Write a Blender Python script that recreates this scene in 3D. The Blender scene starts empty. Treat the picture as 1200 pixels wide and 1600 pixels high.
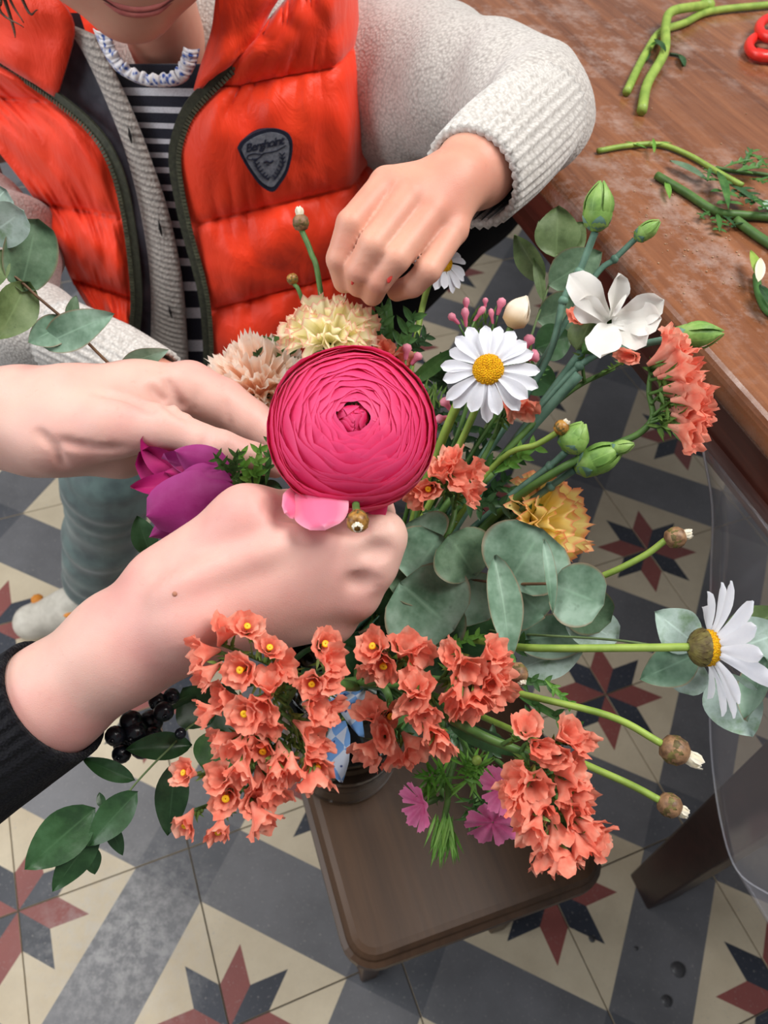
import bpy, bmesh, math, random
import numpy as np
from mathutils import Vector, Matrix, noise
random.seed(7)
rng = np.random.default_rng(7)
scene = bpy.context.scene
COL = scene.collection
# ------------------------------------------------------------------ camera
F = 1230.0                                   # focal length in pixels of the 1200x1600 frame
CAM = np.array([0.0, 0.0, 1.0314])           # a seated person's phone, a metre above the tiles
CR = np.array([0.99655515, 0.06516184, 0.05130080])
CD = np.array([0.08293273, -0.78301254, -0.61645236])
CF = np.array([0.0, 0.61858329, -0.78571923])
cam_data = bpy.data.cameras.new('camera')
cam = bpy.data.objects.new('camera', cam_data)
COL.objects.link(cam)
m = Matrix.Identity(4)
for i in range(3):
    m[i][0], m[i][1], m[i][2], m[i][3] = CR[i], -CD[i], -CF[i], CAM[i]
cam.matrix_world = m
cam_data.sensor_fit = 'HORIZONTAL'
cam_data.sensor_width = 36.0
cam_data.lens = 36.0 * F / 1200.0
cam_data.clip_start = 0.02
cam_data.dof.use_dof = True
cam_data.dof.focus_distance = 0.36
cam_data.dof.aperture_fstop = 22.0
scene.camera = cam
# ------------------------------------------------------------------ light
vs = scene.view_settings
vs.view_transform = 'Standard'; vs.look = 'None'; vs.gamma = 1.0; vs.use_curve_mapping = False
vs.exposure = 0.0
world = bpy.data.worlds.new('room_light'); scene.world = world
world.use_nodes = True
world.node_tree.nodes['Background'].inputs[0].default_value = (0.93, 0.96, 1.0, 1)
world.node_tree.nodes['Background'].inputs[1].default_value = 0.28

def area_light(name, loc, target, size, power, col):
    d = bpy.data.lights.new(name, 'AREA'); d.shape = 'RECTANGLE'
    d.size, d.size_y = size; d.energy = power; d.color = col
    o = bpy.data.objects.new(name, d); COL.objects.link(o)
    o.location = loc
    o.rotation_euler = (Vector(target) - Vector(loc)).to_track_quat('-Z', 'Y').to_euler()
    return o
area_light('ceiling_light', (1.0, 0.5, 2.5), (0.0, 0.45, 0.6), (1.0, 0.9), 52, (1.0, 0.97, 0.93))
area_light('ceiling_light', (-1.0, 0.6, 2.5), (-0.4, 0.3, 0.3), (0.9, 0.9), 25, (1.0, 0.97, 0.93))
area_light('window_light', (-2.5, -0.5, 1.7), (-0.2, 0.3, 0.4), (1.8, 1.6), 46, (0.95, 0.98, 1.0))

# ------------------------------------------------------------------ helpers
def P(x, y, t):
    """world point seen at photo pixel (x, y), t metres along the optical axis"""
    return CAM + t * (CF + (x - 600) / F * CR + (y - 800) / F * CD)
def PZ(x, y, z):
    d = CF + (x - 600) / F * CR + (y - 800) / F * CD
    return CAM + d * ((z - CAM[2]) / d[2])
def R(n, t): return n * t / F
def unit(v):
    v = np.asarray(v, float); n = np.linalg.norm(v)
    return v / n if n > 1e-12 else v
def A(v): return np.asarray(v, float)

def thing(name, label, cat, loc=(0, 0, 0), group=None):
    o = bpy.data.objects.new(name, None); COL.objects.link(o)
    o.empty_display_size = 0.02
    o.location = Vector(loc)
    o['label'] = label; o['category'] = cat
    if group: o['group'] = group
    return o
def origin(o):
    p = np.zeros(3)
    while o is not None:
        p += np.array(o.location); o = o.parent
    return p
def obj(name, verts, faces, mat, parent=None, smooth=True, midx=None, loc=None, label=None, cat=None, group=None, kind=None, attr=None):
    verts = np.asarray(verts, float)
    if loc is None:
        loc = origin(parent) if parent is not None else verts.mean(0)
    else: loc = A(loc)
    me = bpy.data.meshes.new(name)
    me.from_pydata((verts - loc).tolist(), [], [tuple(int(i) for i in f) for f in faces])
    mats = mat if isinstance(mat, (list, tuple)) else [mat]
    for mm in mats: me.materials.append(mm)
    if midx is not None: me.polygons.foreach_set('material_index', list(midx))
    if smooth: me.polygons.foreach_set('use_smooth', [True] * len(me.polygons))
    if attr is not None:
        for nm, vals in attr.items():
            a = me.attributes.new(nm, 'FLOAT', 'POINT'); a.data.foreach_set('value', np.asarray(vals, float).tolist())
    me.update()
    o = bpy.data.objects.new(name, me); COL.objects.link(o)
    if parent is not None:
        o.parent = parent; o.location = Vector(loc - origin(parent))
    else: o.location = Vector(loc)
    if label: o['label'] = label
    if cat: o['category'] = cat
    if group: o['group'] = group
    if kind: o['kind'] = kind
    return o
class MB:
    def __init__(s): s.v = []; s.f = []; s.m = []
    def add(s, v, f, mi=0):
        n = len(s.v); s.v += [tuple(p) for p in v]
        s.f += [tuple(i + n for i in q) for q in f]; s.m += [mi] * len(f)
        return s
    def obj(s, name, mat, parent=None, **k):
        return obj(name, s.v, s.f, mat, parent, midx=s.m if isinstance(mat, (list, tuple)) else None, **k)
def catmull(pts, n):
    pts = [A(p) for p in pts]
    if len(pts) == 2: return [pts[0] + (pts[1] - pts[0]) * i / n for i in range(n + 1)]
    q = [2 * pts[0] - pts[1]] + pts + [2 * pts[-1] - pts[-2]]
    out = []
    for i in range(1, len(q) - 2):
        a, b, c, d = q[i - 1], q[i], q[i + 1], q[i + 2]
        for k in range(n):
            u = k / n
            out.append(0.5 * ((2 * b) + (c - a) * u + (2 * a - 5 * b + 4 * c - d) * u * u + (3 * b - a - 3 * c + d) * u ** 3))
    out.append(q[-2]); return out
def edge(lst, v):
    """interpolate a pixel polyline at parameter v in 0..1"""
    k = v * (len(lst) - 1); i = min(int(k), len(lst) - 2); a, b = lst[i], lst[i + 1]; u = k - i
    return a[0] * (1 - u) + b[0] * u, a[1] * (1 - u) + b[1] * u
def smooth_line(lst, n=8):
    return [tuple(q) for q in catmull([A(p) for p in lst], n)]
def tube(path, rad, seg=8, cap=True, rib=0, ribn=0, flat=None):
    """swept tube: returns verts, faces. rad scalar or per-point list; flat = (dir, factor) squashes the section"""
    path = [A(p) for p in path]; n = len(path)
    if np.isscalar(rad): rad = [rad] * n
    rad = np.interp(np.linspace(0, 1, n), np.linspace(0, 1, len(rad)), rad)
    V = []; Fc = []
    T0 = unit(path[1] - path[0])
    up = unit(np.cross(T0, [0.3, 0.2, 0.93]))
    for i in range(n):
        T = unit(path[min(i + 1, n - 1)] - path[max(i - 1, 0)])
        up = unit(up - T * np.dot(up, T)); sd = np.cross(T, up)
        for k in range(seg):
            a = 2 * math.pi * k / seg
            r = rad[i] * (1 + (rib * math.cos(ribn * a) if rib else 0))
            o = up * math.cos(a) * r + sd * math.sin(a) * r
            if flat is not None:
                fd = A(flat[0]); o = o - fd * np.dot(o, fd) * (1 - flat[1])
            V.append(path[i] + o)
    for i in range(n - 1):
        for k in range(seg):
            Fc.append((i * seg + k, i * seg + (k + 1) % seg, (i + 1) * seg + (k + 1) % seg, (i + 1) * seg + k))
    if cap:
        Fc.append(tuple(range(seg))[::-1]); Fc.append(tuple((n - 1) * seg + k for k in range(seg)))
    return V, Fc
def grid(fn, nu, nv, cu=False):
    V = [fn(i / nu, j / nv) for j in range(nv + 1) for i in range(nu + (0 if cu else 1))]
    w = nu if cu else nu + 1
    Fc = []
    for j in range(nv):
        for i in range(nu):
            i2 = (i + 1) % w
            Fc.append((j * w + i, j * w + i2, (j + 1) * w + i2, (j + 1) * w + i))
    return V, Fc
def ball(c, r, nu=12, nv=8, ax=None):
    c = A(c); r = A(r) * np.ones(3)
    M = np.eye(3) if ax is None else frame(ax)
    def fn(u, v):
        a = u * 2 * math.pi; b = v * math.pi
        return c + M @ (np.array([math.sin(b) * math.cos(a), math.sin(b) * math.sin(a), -math.cos(b)]) * r)
    return grid(fn, nu, nv, True)
def frame(z, x=None):
    z = unit(z); h = A(x) if x is not None else (A([0.21, 0.31, 0.93]) if abs(z[2]) < 0.9 else A([1, 0.1, 0]))
    x = unit(h - z * np.dot(h, z)); y = np.cross(z, x)
    return np.array([x, y, z]).T
def lathe(prof, c, ax=(0, 0, 1), seg=24, x=None):
    M = frame(ax, x); c = A(c); n = len(prof); V = []; Fc = []
    for (r, z) in prof:
        for k in range(seg):
            a = 2 * math.pi * k / seg
            V.append(c + M @ np.array([r * math.cos(a), r * math.sin(a), z]))
    for j in range(n - 1):
        for k in range(seg):
            Fc.append((j * seg + k, j * seg + (k + 1) % seg, (j + 1) * seg + (k + 1) % seg, (j + 1) * seg + k))
    return V, Fc
def modify(o, typ, **k):
    md = o.modifiers.new(typ.lower(), typ)
    for a, b in k.items(): setattr(md, a, b)
    return o

# --------------------------------------------------------- signed-distance bodies
def surface_net(G, lo, h):
    nx, ny, nz = G.shape
    S = G < 0
    cs = np.zeros((nx - 1, ny - 1, nz - 1, 3), np.float32); cnt = np.zeros((nx - 1, ny - 1, nz - 1), np.int16)
    sl = lambda d, n: slice(d, d + n - 1)
    for ax in range(3):
        o1, o2 = [q for q in range(3) if q != ax]
        a = [slice(None)] * 3; b = [slice(None)] * 3
        a[ax] = slice(0, -1); b[ax] = slice(1, None)
        ga, gb = G[tuple(a)], G[tuple(b)]
        cross = S[tuple(a)] != S[tuple(b)]
        with np.errstate(divide='ignore', invalid='ignore'):
            u = np.where(cross, ga / (ga - gb), 0).astype(np.float32)
        for d1 in (0, 1):
            for d2 in (0, 1):
                s = [slice(None)] * 3
                s[o1] = slice(d1, G.shape[o1] - 1 + d1); s[o2] = slice(d2, G.shape[o2] - 1 + d2)
                cc = cross[tuple(s)]
                cnt += cc
                cs[..., ax] += np.where(cc, u[tuple(s)], 0)
                cs[..., o1] += cc * d1; cs[..., o2] += cc * d2
    act = cnt > 0
    idx = -np.ones(act.shape, np.int64); idx[act] = np.arange(act.sum())
    ijk = np.argwhere(act)
    V = (ijk + cs[act] / cnt[act][:, None]) * h + lo
    Fs = []
    for ax in range(3):
        o1, o2 = (ax + 1) % 3, (ax + 2) % 3
        a = [slice(1, -1)] * 3; b = [slice(1, -1)] * 3
        a[ax] = slice(0, -1); b[ax] = slice(1, None)
        sa, sb = S[tuple(a)], S[tuple(b)]
        off = np.array([1, 1, 1]); off[ax] = 0
        for flip, mask in ((False, sa & ~sb), (True, ~sa & sb)):
            e = np.argwhere(mask) + off
            if not len(e): continue
            q = []
            for d1, d2 in ((0, 0), (-1, 0), (-1, -1), (0, -1)):
                k = e.copy(); k[:, o1] += d1; k[:, o2] += d2
                q.append(idx[k[:, 0], k[:, 1], k[:, 2]])
            q = np.stack(q, 1)
            Fs.append(q[:, ::-1] if flip else q)
    return V, np.concatenate(Fs)
class SDF:
    """smooth union of tapered capsules and ellipsoids, meshed to one continuous skin"""
    def __init__(s, h): s.h = h; s.pr = []
    def cone(s, a, b, ra, rb, k=0.006, sub=False, flat=None):
        s.pr.append(('c', A(a), A(b), ra, rb, k, sub, flat)); return s
    def chain(s, pts, k=0.006, **kw):
        for (a, ra), (b, rb) in zip(pts[:-1], pts[1:]): s.cone(a, b, ra, rb, k, **kw)
        return s
    def ell(s, c, r, M=None, k=0.006, sub=False):
        s.pr.append(('e', A(c), A(r), np.eye(3) if M is None else M, 0, k, sub, None)); return s
    def mesh(s, warp=None):
        bl = []; bh = []
        for p in s.pr:
            if p[6]: continue
            if p[0] == 'c':
                m = max(p[3], p[4]); bl += [np.minimum(p[1], p[2]) - m]; bh += [np.maximum(p[1], p[2]) + m]
            else: bl += [p[1] - p[2].max()]; bh += [p[1] + p[2].max()]
        lo = np.min(bl, 0) - 4 * s.h; hi = np.max(bh, 0) + 4 * s.h
        n = np.ceil((hi - lo) / s.h).astype(int) + 1
        G = np.full(n, 0.05, np.float32)
        ax = [(lo[i] + s.h * np.arange(n[i])).astype(np.float32) for i in range(3)]
        for p in s.pr:
            kk = p[5]
            if p[0] == 'c':
                m = max(p[3], p[4]) + 2 * kk + 3 * s.h; l2 = np.minimum(p[1], p[2]) - m; h2 = np.maximum(p[1], p[2]) + m
            else: m = p[2].max() + 2 * kk + 3 * s.h; l2 = p[1] - m; h2 = p[1] + m
            i0 = np.clip(((l2 - lo) / s.h).astype(int), 0, n - 1); i1 = np.clip(((h2 - lo) / s.h).astype(int) + 2, 1, n)
            if (i1 <= i0).any(): continue
            X, Y, Z = np.meshgrid(*[ax[q][i0[q]:i1[q]] for q in range(3)], indexing='ij')
            if p[0] == 'c':
                a, b = p[1], p[2]; ab = b - a; L = max(ab @ ab, 1e-12)
                dx, dy, dz = X - a[0], Y - a[1], Z - a[2]
                tt = np.clip((dx * ab[0] + dy * ab[1] + dz * ab[2]) / L, 0, 1)
                dx = dx - tt * ab[0]; dy = dy - tt * ab[1]; dz = dz - tt * ab[2]
                if p[7] is not None:
                    fd, fk = A(p[7][0]), p[7][1]
                    q = (dx * fd[0] + dy * fd[1] + dz * fd[2]) * (1 / fk - 1)
                    dx = dx + q * fd[0]; dy = dy + q * fd[1]; dz = dz + q * fd[2]
                d = np.sqrt(dx * dx + dy * dy + dz * dz) - (p[3] + tt * (p[4] - p[3]))
            else:
                D = np.stack([X - p[1][0], Y - p[1][1], Z - p[1][2]], -1) @ p[3]
                k0 = np.sqrt(((D / p[2]) ** 2).sum(-1)); k1 = np.sqrt(((D / p[2] ** 2) ** 2).sum(-1)) + 1e-9
                d = k0 * (k0 - 1) / k1
            sl = tuple(slice(i0[q], i1[q]) for q in range(3))
            g = G[sl]
            if p[6]:
                d = -d; hh = np.clip(0.5 + 0.5 * (g - d) / kk, 0, 1) if kk else (g > d)
                G[sl] = np.maximum(g, d) if not kk else d + (g - d) * hh + kk * hh * (1 - hh)
            else:
                hh = np.clip(0.5 + 0.5 * (g - d) / kk, 0, 1)
                G[sl] = g + (d - g) * hh - kk * hh * (1 - hh)
        if warp is not None:
            X, Y, Z = np.meshgrid(*ax, indexing='ij'); G = G + warp(X, Y, Z).astype(np.float32)
        V, Q = surface_net(G, lo, s.h)
        return V, Q
def relax(V, Q, it=2, lam=0.5):
    """a few rounds of laplacian smoothing"""
    E = np.concatenate([Q[:, [0, 1]], Q[:, [1, 2]], Q[:, [2, 3]], Q[:, [3, 0]]]); E = np.concatenate([E, E[:, ::-1]])
    deg = np.bincount(E[:, 0], minlength=len(V))[:, None]
    for _ in range(it):
        S_ = np.stack([np.bincount(E[:, 0], V[E[:, 1], q], minlength=len(V)) for q in range(3)], 1)
        V = V + lam * (S_ / np.maximum(deg, 1) - V)
    return V

# ------------------------------------------------------------------ materials
def rgb(r, g, b):
    f = lambda c: (c / 255 / 12.92) if c / 255 <= 0.04045 else ((c / 255 + 0.055) / 1.055) ** 2.4
    return (f(r), f(g), f(b), 1)
class Nodes:
    def __init__(s, name):
        s.mat = bpy.data.materials.new(name); s.mat.use_nodes = True
        s.t = s.mat.node_tree; s.b = s.t.nodes['Principled BSDF']; s.out = s.t.nodes['Material Output']
        s.tc = s.t.nodes.new('ShaderNodeTexCoord')
    def n(s, typ, **k):
        q = s.t.nodes.new('ShaderNode' + typ)
        for a, b in k.items():
            if a.startswith('_'): setattr(q, a[1:], b)
            else: q.inputs[a.replace('__', ' ')].default_value = b
        return q
    def l(s, a, b): s.t.links.new(a, b)
    def coord(s, scale=(1, 1, 1), rot=(0, 0, 0), out='Object'):
        m0 = s.n('Mapping'); m0.inputs['Rotation'].default_value = tuple(-r for r in rot); mp = s.n('Mapping'); mp.inputs['Scale'].default_value = scale
        s.l(s.tc.outputs[out], m0.inputs['Vector']); s.l(m0.outputs[0], mp.inputs['Vector']); return mp.outputs[0]
    def noise(s, scale, detail=3, rough=0.55, vec=None, dist=0):
        q = s.n('TexNoise', Scale=scale, Detail=detail, Roughness=rough, Distortion=dist)
        s.l(vec if vec is not None else s.tc.outputs['Object'], q.inputs['Vector']); return q.outputs['Fac']
    def ramp(s, fac, stops):
        r = s.n('ValToRGB'); e = r.color_ramp.elements
        while len(e) < len(stops): e.new(0.5)
        for q, (p, c) in zip(e, stops): q.position = p; q.color = c
        s.l(fac, r.inputs[0]); return r.outputs[0]
    def mix(s, fac, a, b, mode='MIX'):
        q = s.n('Mix', _data_type='RGBA', _blend_type=mode)
        for sock, v in ((q.inputs[0], fac), (q.inputs[6], a), (q.inputs[7], b)):
            if isinstance(v, (tuple, float, int)): sock.default_value = v
            else: s.l(v, sock)
        return q.outputs[2]
    def attr(s, name):
        q = s.n('Attribute'); q.attribute_name = name; return q.outputs['Fac']
    def color(s, c):
        if isinstance(c, tuple): s.b.inputs['Base Color'].default_value = c
        else: s.l(c, s.b.inputs['Base Color'])
    def bump(s, h, strength=0.3, dist=0.001, nrm=None):
        q = s.n('Bump', Strength=strength, Distance=dist); s.l(h, q.inputs['Height'])
        if nrm is not None: s.l(nrm, q.inputs['Normal'])
        s.l(q.outputs[0], s.b.inputs['Normal']); return q.outputs[0]
    def set(s, rough=0.6, spec=0.4, sss=0, sssr=(1, .3, .2), ssss=0.004, trans=0, sheen=0, coat=0):
        i = s.b.inputs; i['Roughness'].default_value = rough; i['Specular IOR Level'].default_value = spec
        i['Subsurface Weight'].default_value = sss; i['Subsurface Radius'].default_value = sssr; i['Subsurface Scale'].default_value = ssss
        i['Transmission Weight'].default_value = trans; i['Sheen Weight'].default_value = sheen; i['Coat Weight'].default_value = coat
        return s
def simple(name, c1, c2=None, scale=120, rough=0.6, spec=0.35, bump=0.15, bscale=None, bdist=0.0006, lo=0.35, hi=0.65, thin=0.0, **k):
    N = Nodes(name); c2 = c2 or tuple(v * 0.8 for v in c1[:3]) + (1,)
    f = N.noise(scale); N.color(N.ramp(f, [(lo, c1), (hi, c2)]))
    if bump: N.bump(N.noise(bscale or scale * 4, 2), bump, bdist)
    N.set(rough, spec, **k)
    if thin:      # light shining through a petal or a leaf
        tr = N.n('BsdfTranslucent'); N.l(N.ramp(f, [(lo, c1), (hi, c2)]), tr.inputs[0])
        mx = N.n('MixShader', Fac=thin); N.l(N.b.outputs[0], mx.inputs[1]); N.l(tr.outputs[0], mx.inputs[2]); N.l(mx.outputs[0], N.out.inputs[0])
    return N.mat
# ------------------------------------------------------------------ floor of patterned cement tiles
def tile_mat(name, c, dark, rough=0.5):
    N = Nodes(name)
    f1 = N.noise(3.0, 5, 0.65, vec=N.coord(out='Object')); f2 = N.noise(260, 2)
    geo = N.n('NewGeometry')
    big = N.n('TexNoise', Scale=5.5, Detail=6, Roughness=0.68); N.l(geo.outputs['Position'], big.inputs['Vector'])
    a = N.mix(N.ramp(big.outputs['Fac'], [(0.38, (0, 0, 0, 1)), (0.72, (1, 1, 1, 1))]), c, dark)
    sp = N.ramp(f2, [(0.62, (0, 0, 0, 1)), (0.78, (.5, .5, .5, 1))])
    # one scuffed, chalky patch where the tiles are worn
    wp = PZ(195, 1470, 0.0); ds = N.n('VectorMath', _operation='DISTANCE'); N.l(geo.outputs['Position'], ds.inputs[0]); ds.inputs[1].default_value = tuple(wp)
    wn = N.n('TexNoise', Scale=70.0, Detail=6.0, Roughness=0.75); N.l(geo.outputs['Position'], wn.inputs['Vector'])
    wm = N.n('Math', _operation='MULTIPLY'); N.l(N.ramp(ds.outputs['Value'], [(0.02, (.5, .5, .5, 1)), (0.13, (0, 0, 0, 1))]), wm.inputs[0]); N.l(N.ramp(wn.outputs['Fac'], [(0.42, (0, 0, 0, 1)), (0.62, (1, 1, 1, 1))]), wm.inputs[1])
    a = N.mix(wm.outputs[0], a, rgb(196, 194, 192))
    N.color(N.mix(sp, a, rgb(170, 165, 158)))
    N.bump(f2, 0.12, 0.0006)
    N.set(rough, 0.4)
    return N.mat
T_CREAM = tile_mat('tile_cream', rgb(212, 198, 172), rgb(186, 170, 144))
T_GREY = tile_mat('tile_grey', rgb(98, 98, 101), rgb(120, 120, 124), 0.42)
T_DARK = tile_mat('tile_slate', rgb(50, 54, 63), rgb(64, 68, 79), 0.42)
T_RED = tile_mat('tile_red', rgb(146, 82, 76), rgb(126, 72, 70))
T_SLATE2 = tile_mat('tile_dark_grey', rgb(78, 80, 86), rgb(102, 103, 108), 0.42)
GROUT = simple('grout', rgb(92, 86, 80), rgb(70, 66, 62), 90, 0.9)
T = 0.2
LO = A([-0.02432979, 0.34467619, 0]); LV = A([0.9394567, -0.34266765, 0]); LU = A([-0.34266765, -0.9394567, 0])
def tile_mesh():
    """square tile, star quarters at two opposite corners, grey band on the diagonal between them"""
    a, r1 = 0.677, 0.222
    r2 = 2 * r1 * math.cos(math.pi / 8)
    d = r1 / math.sqrt(2); e22 = (r2 * math.cos(math.pi / 8), r2 * math.sin(math.pi / 8))
    def half(rotate):
        pts = {'o': (0, 0), 'x': (r1, 0), 'm': (d, d), 'y': (0, r1), 'p': e22, 'q': e22[::-1], 'A': (a, 0), 'B': (0, a)}
        polys = [('oxpm', 2), ('omqy', 3), ('xAp', 0), ('pABq', 0), ('mpq', 0), ('yqB', 0)]
        out = []
        for names, mi in polys:
            ps = [pts[c] for c in names]
            if rotate: ps = [(1 - x, 1 - y) for x, y in ps]
            out.append((ps, mi))
        return out
    pol = half(False) + half(True)
    pol += [([(a, 0), (1, 1 - a), (1 - a, 1), (0, a)], 1), ([(a, 0), (1, 0), (1, 1 - a)], 4), ([(0, a), (1 - a, 1), (0, 1)], 4)]
    g = 0.0045; V = []; Fc = []; mi = []
    for ps, k in pol:
        n = len(V)
        V += [((g + x * (1 - 2 * g)) * T, (g + y * (1 - 2 * g)) * T, 0) for x, y in ps]
        Fc.append(tuple(range(n, n + len(ps)))); mi.append(k)
    n = len(V); e = g * T; s = T - e
    V += [(e, e, 0), (s, e, 0), (s, s, 0), (e, s, 0)] + [(e * .5, e * .5, -0.004), (T - e * .5, e * .5, -0.004), (T - e * .5, T - e * .5, -0.004), (e * .5, T - e * .5, -0.004)]
    for k, mk in zip(range(4), (0, 0, 0, 0)):
        Fc.append((n + 4 + k, n + 4 + (k + 1) % 4, n + (k + 1) % 4, n + k)); mi.append(mk)
    me = bpy.data.meshes.new('tile'); me.from_pydata(V, [], Fc)
    for mm in (T_CREAM, T_GREY, T_DARK, T_RED, T_SLATE2): me.materials.append(mm)
    me.polygons.foreach_set('material_index', mi); me.update()
    return me
fv = [(-3, -1.5, -0.03), (3.4, -1.5, -0.03), (3.4, 4.5, -0.03), (-3, 4.5, -0.03), (-3, -1.5, -0.003), (3.4, -1.5, -0.003), (3.4, 4.5, -0.003), (-3, 4.5, -0.003)]
floor = obj('floor', fv, [(3, 2, 1, 0), (4, 5, 6, 7), (0, 1, 5, 4), (1, 2, 6, 5), (2, 3, 7, 6), (3, 0, 4, 7)], GROUT, smooth=False, loc=(0, 0, 0), kind='structure')
floor['label'] = 'patterned cement tile floor with cream squares, eight-pointed stars and grey bands'
TM = tile_mesh()
PP = T * math.sqrt(2)
up_ = A([0, 0, 1])
for i in range(-9, 11):
    for j in range(-12, 5):
        st = LO + LV * PP * i + LU * PP * j
        # two tiles of each star have their origin corner here: the one along +V and the one along +U (the other two belong to the neighbours)
        for dd in (LV, LU):
            c = st + dd * PP * 0.5
            if not (-1.15 < c[0] < 1.05 and -0.12 < c[1] < 3.0): continue
            q = c - CAM
            dz = q @ CF
            u, v = 600 + F * (q @ CR) / dz, 800 + F * (q @ CD) / dz
            if dz < 0.3 or u < -260 or u > 1460 or v < -60 or v > 1950: continue
            o = bpy.data.objects.new('tile', TM); COL.objects.link(o); o.parent = floor
            ang = math.atan2(dd[1], dd[0]) - math.pi / 4     # tile diagonal lies along dd
            o.rotation_euler = (0, 0, ang)
            o.location = (st[0], st[1], random.uniform(-0.0004, 0.0004))

# ------------------------------------------------------------------ wooden table
def wood_mat(name, c1, c2, c3, rough, ang, scale=1.0, wet=False, spec=0.5):
    N = Nodes(name)
    vec = N.coord((1.6 * scale, 26 * scale, 26 * scale), (0, 0, ang))
    f = N.noise(1.6, 6, 0.62, vec=vec, dist=0.6); g = N.noise(9.0, 3, 0.6, vec=vec)
    col = N.ramp(f, [(0.28, c3), (0.5, c1), (0.72, c2)])
    col = N.mix(0.22, col, N.ramp(g, [(0.35, c3), (0.65, c2)]))
    if wet:      # dried white splashes and dust left on the varnish
        w = N.noise(34, 5, 0.75); w2 = N.noise(5, 2)
        ms = N.n('Math', _operation='MULTIPLY'); N.l(N.ramp(w, [(0.48, (0, 0, 0, 1)), (0.78, (.62, .62, .62, 1))]), ms.inputs[0]); N.l(N.ramp(w2, [(0.36, (0, 0, 0, 1)), (0.6, (1, 1, 1, 1))]), ms.inputs[1])
        col = N.mix(ms.outputs[0], col, rgb(188, 170, 162))
        N.l(N.ramp(N.noise(60, 4, 0.7), [(0.35, (rough * .7,) * 3 + (1,)), (0.7, (rough * 1.7,) * 3 + (1,))]), N.b.inputs['Roughness'])
    N.color(col); N.set(rough, spec)
    if wet: N.l(N.ramp(N.noise(60, 4, 0.7), [(0.35, (rough * .7,) * 3 + (1,)), (0.7, (rough * 1.7,) * 3 + (1,))]), N.b.inputs['Roughness'])
    N.bump(N.mix(0.5, g, N.noise(70, 3, 0.7)), 0.2, 0.0008)
    return N.mat
TZ = 0.75
e0, e1 = PZ(941, 367, TZ), PZ(1200, 657, TZ)
ed = unit(e1 - e0)                          # along the table's edge, towards the viewer
en = A([-ed[1], ed[0], 0]);                 # into the table
if en[0] < 0: en = -en
WOOD = wood_mat('table_varnish', rgb(120, 74, 48), rgb(148, 96, 64), rgb(82, 46, 30), 0.22, math.atan2(ed[1], ed[0]), wet=True)
WOODD = wood_mat('table_apron_wood', rgb(76, 36, 28), rgb(96, 50, 38), rgb(50, 24, 20), 0.3, math.atan2(ed[1], ed[0]))
WOODL = wood_mat('table_leg_wood', rgb(40, 24, 22), rgb(54, 32, 28), rgb(26, 16, 15), 0.35, 0.0)
a0 = e0 - ed * 1.25; a1 = e0 + ed * 0.62
table = thing('table', 'varnished brown wooden table with a rounded lip, its top strewn with cut stems', 'table', ((a0 + a1) / 2 + en * 0.45) * A([1, 1, 0]))
def sweep_edge(prof):
    """profile in (inwards, z) swept along the table's long edge"""
    V = []; Fc = []; n = len(prof)
    for q in (a0, a1):
        for (x, z) in prof: V.append((q + en * x) * A([1, 1, 0]) + A([0, 0, z]))
    for k in range(n): Fc.append((k, (k + 1) % n, n + (k + 1) % n, n + k))
    Fc += [tuple(range(n))[::-1], tuple(range(n, 2 * n))]
    return V, Fc
lip = [(0.9, TZ - 0.024), (0.9, TZ)] + [(0.010 * (1 - math.sin(q)) , TZ - 0.010 + 0.010 * math.cos(q)) for q in np.linspace(0, math.pi / 2, 7)] + [(0.0, TZ - 0.016), (0.004, TZ - 0.022), (0.012, TZ - 0.024)]
V_, F_ = sweep_edge(lip); top = obj('tabletop', V_, F_, WOOD, table, smooth=False); modify(top, 'BEVEL', width=0.0015, segments=2)
V_, F_ = sweep_edge([(0.014, TZ - 0.024), (0.036, TZ - 0.024), (0.036, TZ - 0.066), (0.014, TZ - 0.066)]); obj('apron', V_, F_, WOODD, table, smooth=False)
V_, F_ = sweep_edge([(0.008, TZ - 0.056), (0.015, TZ - 0.053), (0.015, TZ - 0.066), (0.010, TZ - 0.065)]); obj('moulding', V_, F_, WOODD, table, smooth=False)
lf = PZ(1020, 1385, 0.0)
def leg(c, top_z, mat, parent, r0, r1, sq=True, ang=0.0):
    V = []; Fc = []
    for z, r in ((0, r0), (top_z * .8, r1), (top_z, r1)):
        for k in range(4):
            a = ang + math.pi / 4 + k * math.pi / 2
            V.append((c[0] + r * math.cos(a), c[1] + r * math.sin(a), z))
    for j in range(2):
        for k in range(4): Fc.append((j * 4 + k, j * 4 + (k + 1) % 4, j * 4 + 4 + (k + 1) % 4, j * 4 + 4 + k))
    Fc += [(3, 2, 1, 0), (8, 9, 10, 11)]
    o = obj('leg', V, Fc, mat, parent, smooth=False); modify(o, 'BEVEL', width=0.003, segments=2); return o
ea = math.atan2(ed[1], ed[0])
leg(lf, TZ - 0.024, WOODL, table, 0.030, 0.045, ang=ea)
leg(lf + en * 0.62, TZ - 0.024, WOODL, table, 0.030, 0.045, ang=ea)
leg(lf - ed * 1.5, TZ - 0.024, WOODL, table, 0.030, 0.045, ang=ea)
leg(lf - ed * 1.5 + en * 0.62, TZ - 0.024, WOODL, table, 0.030, 0.045, ang=ea)

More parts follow.
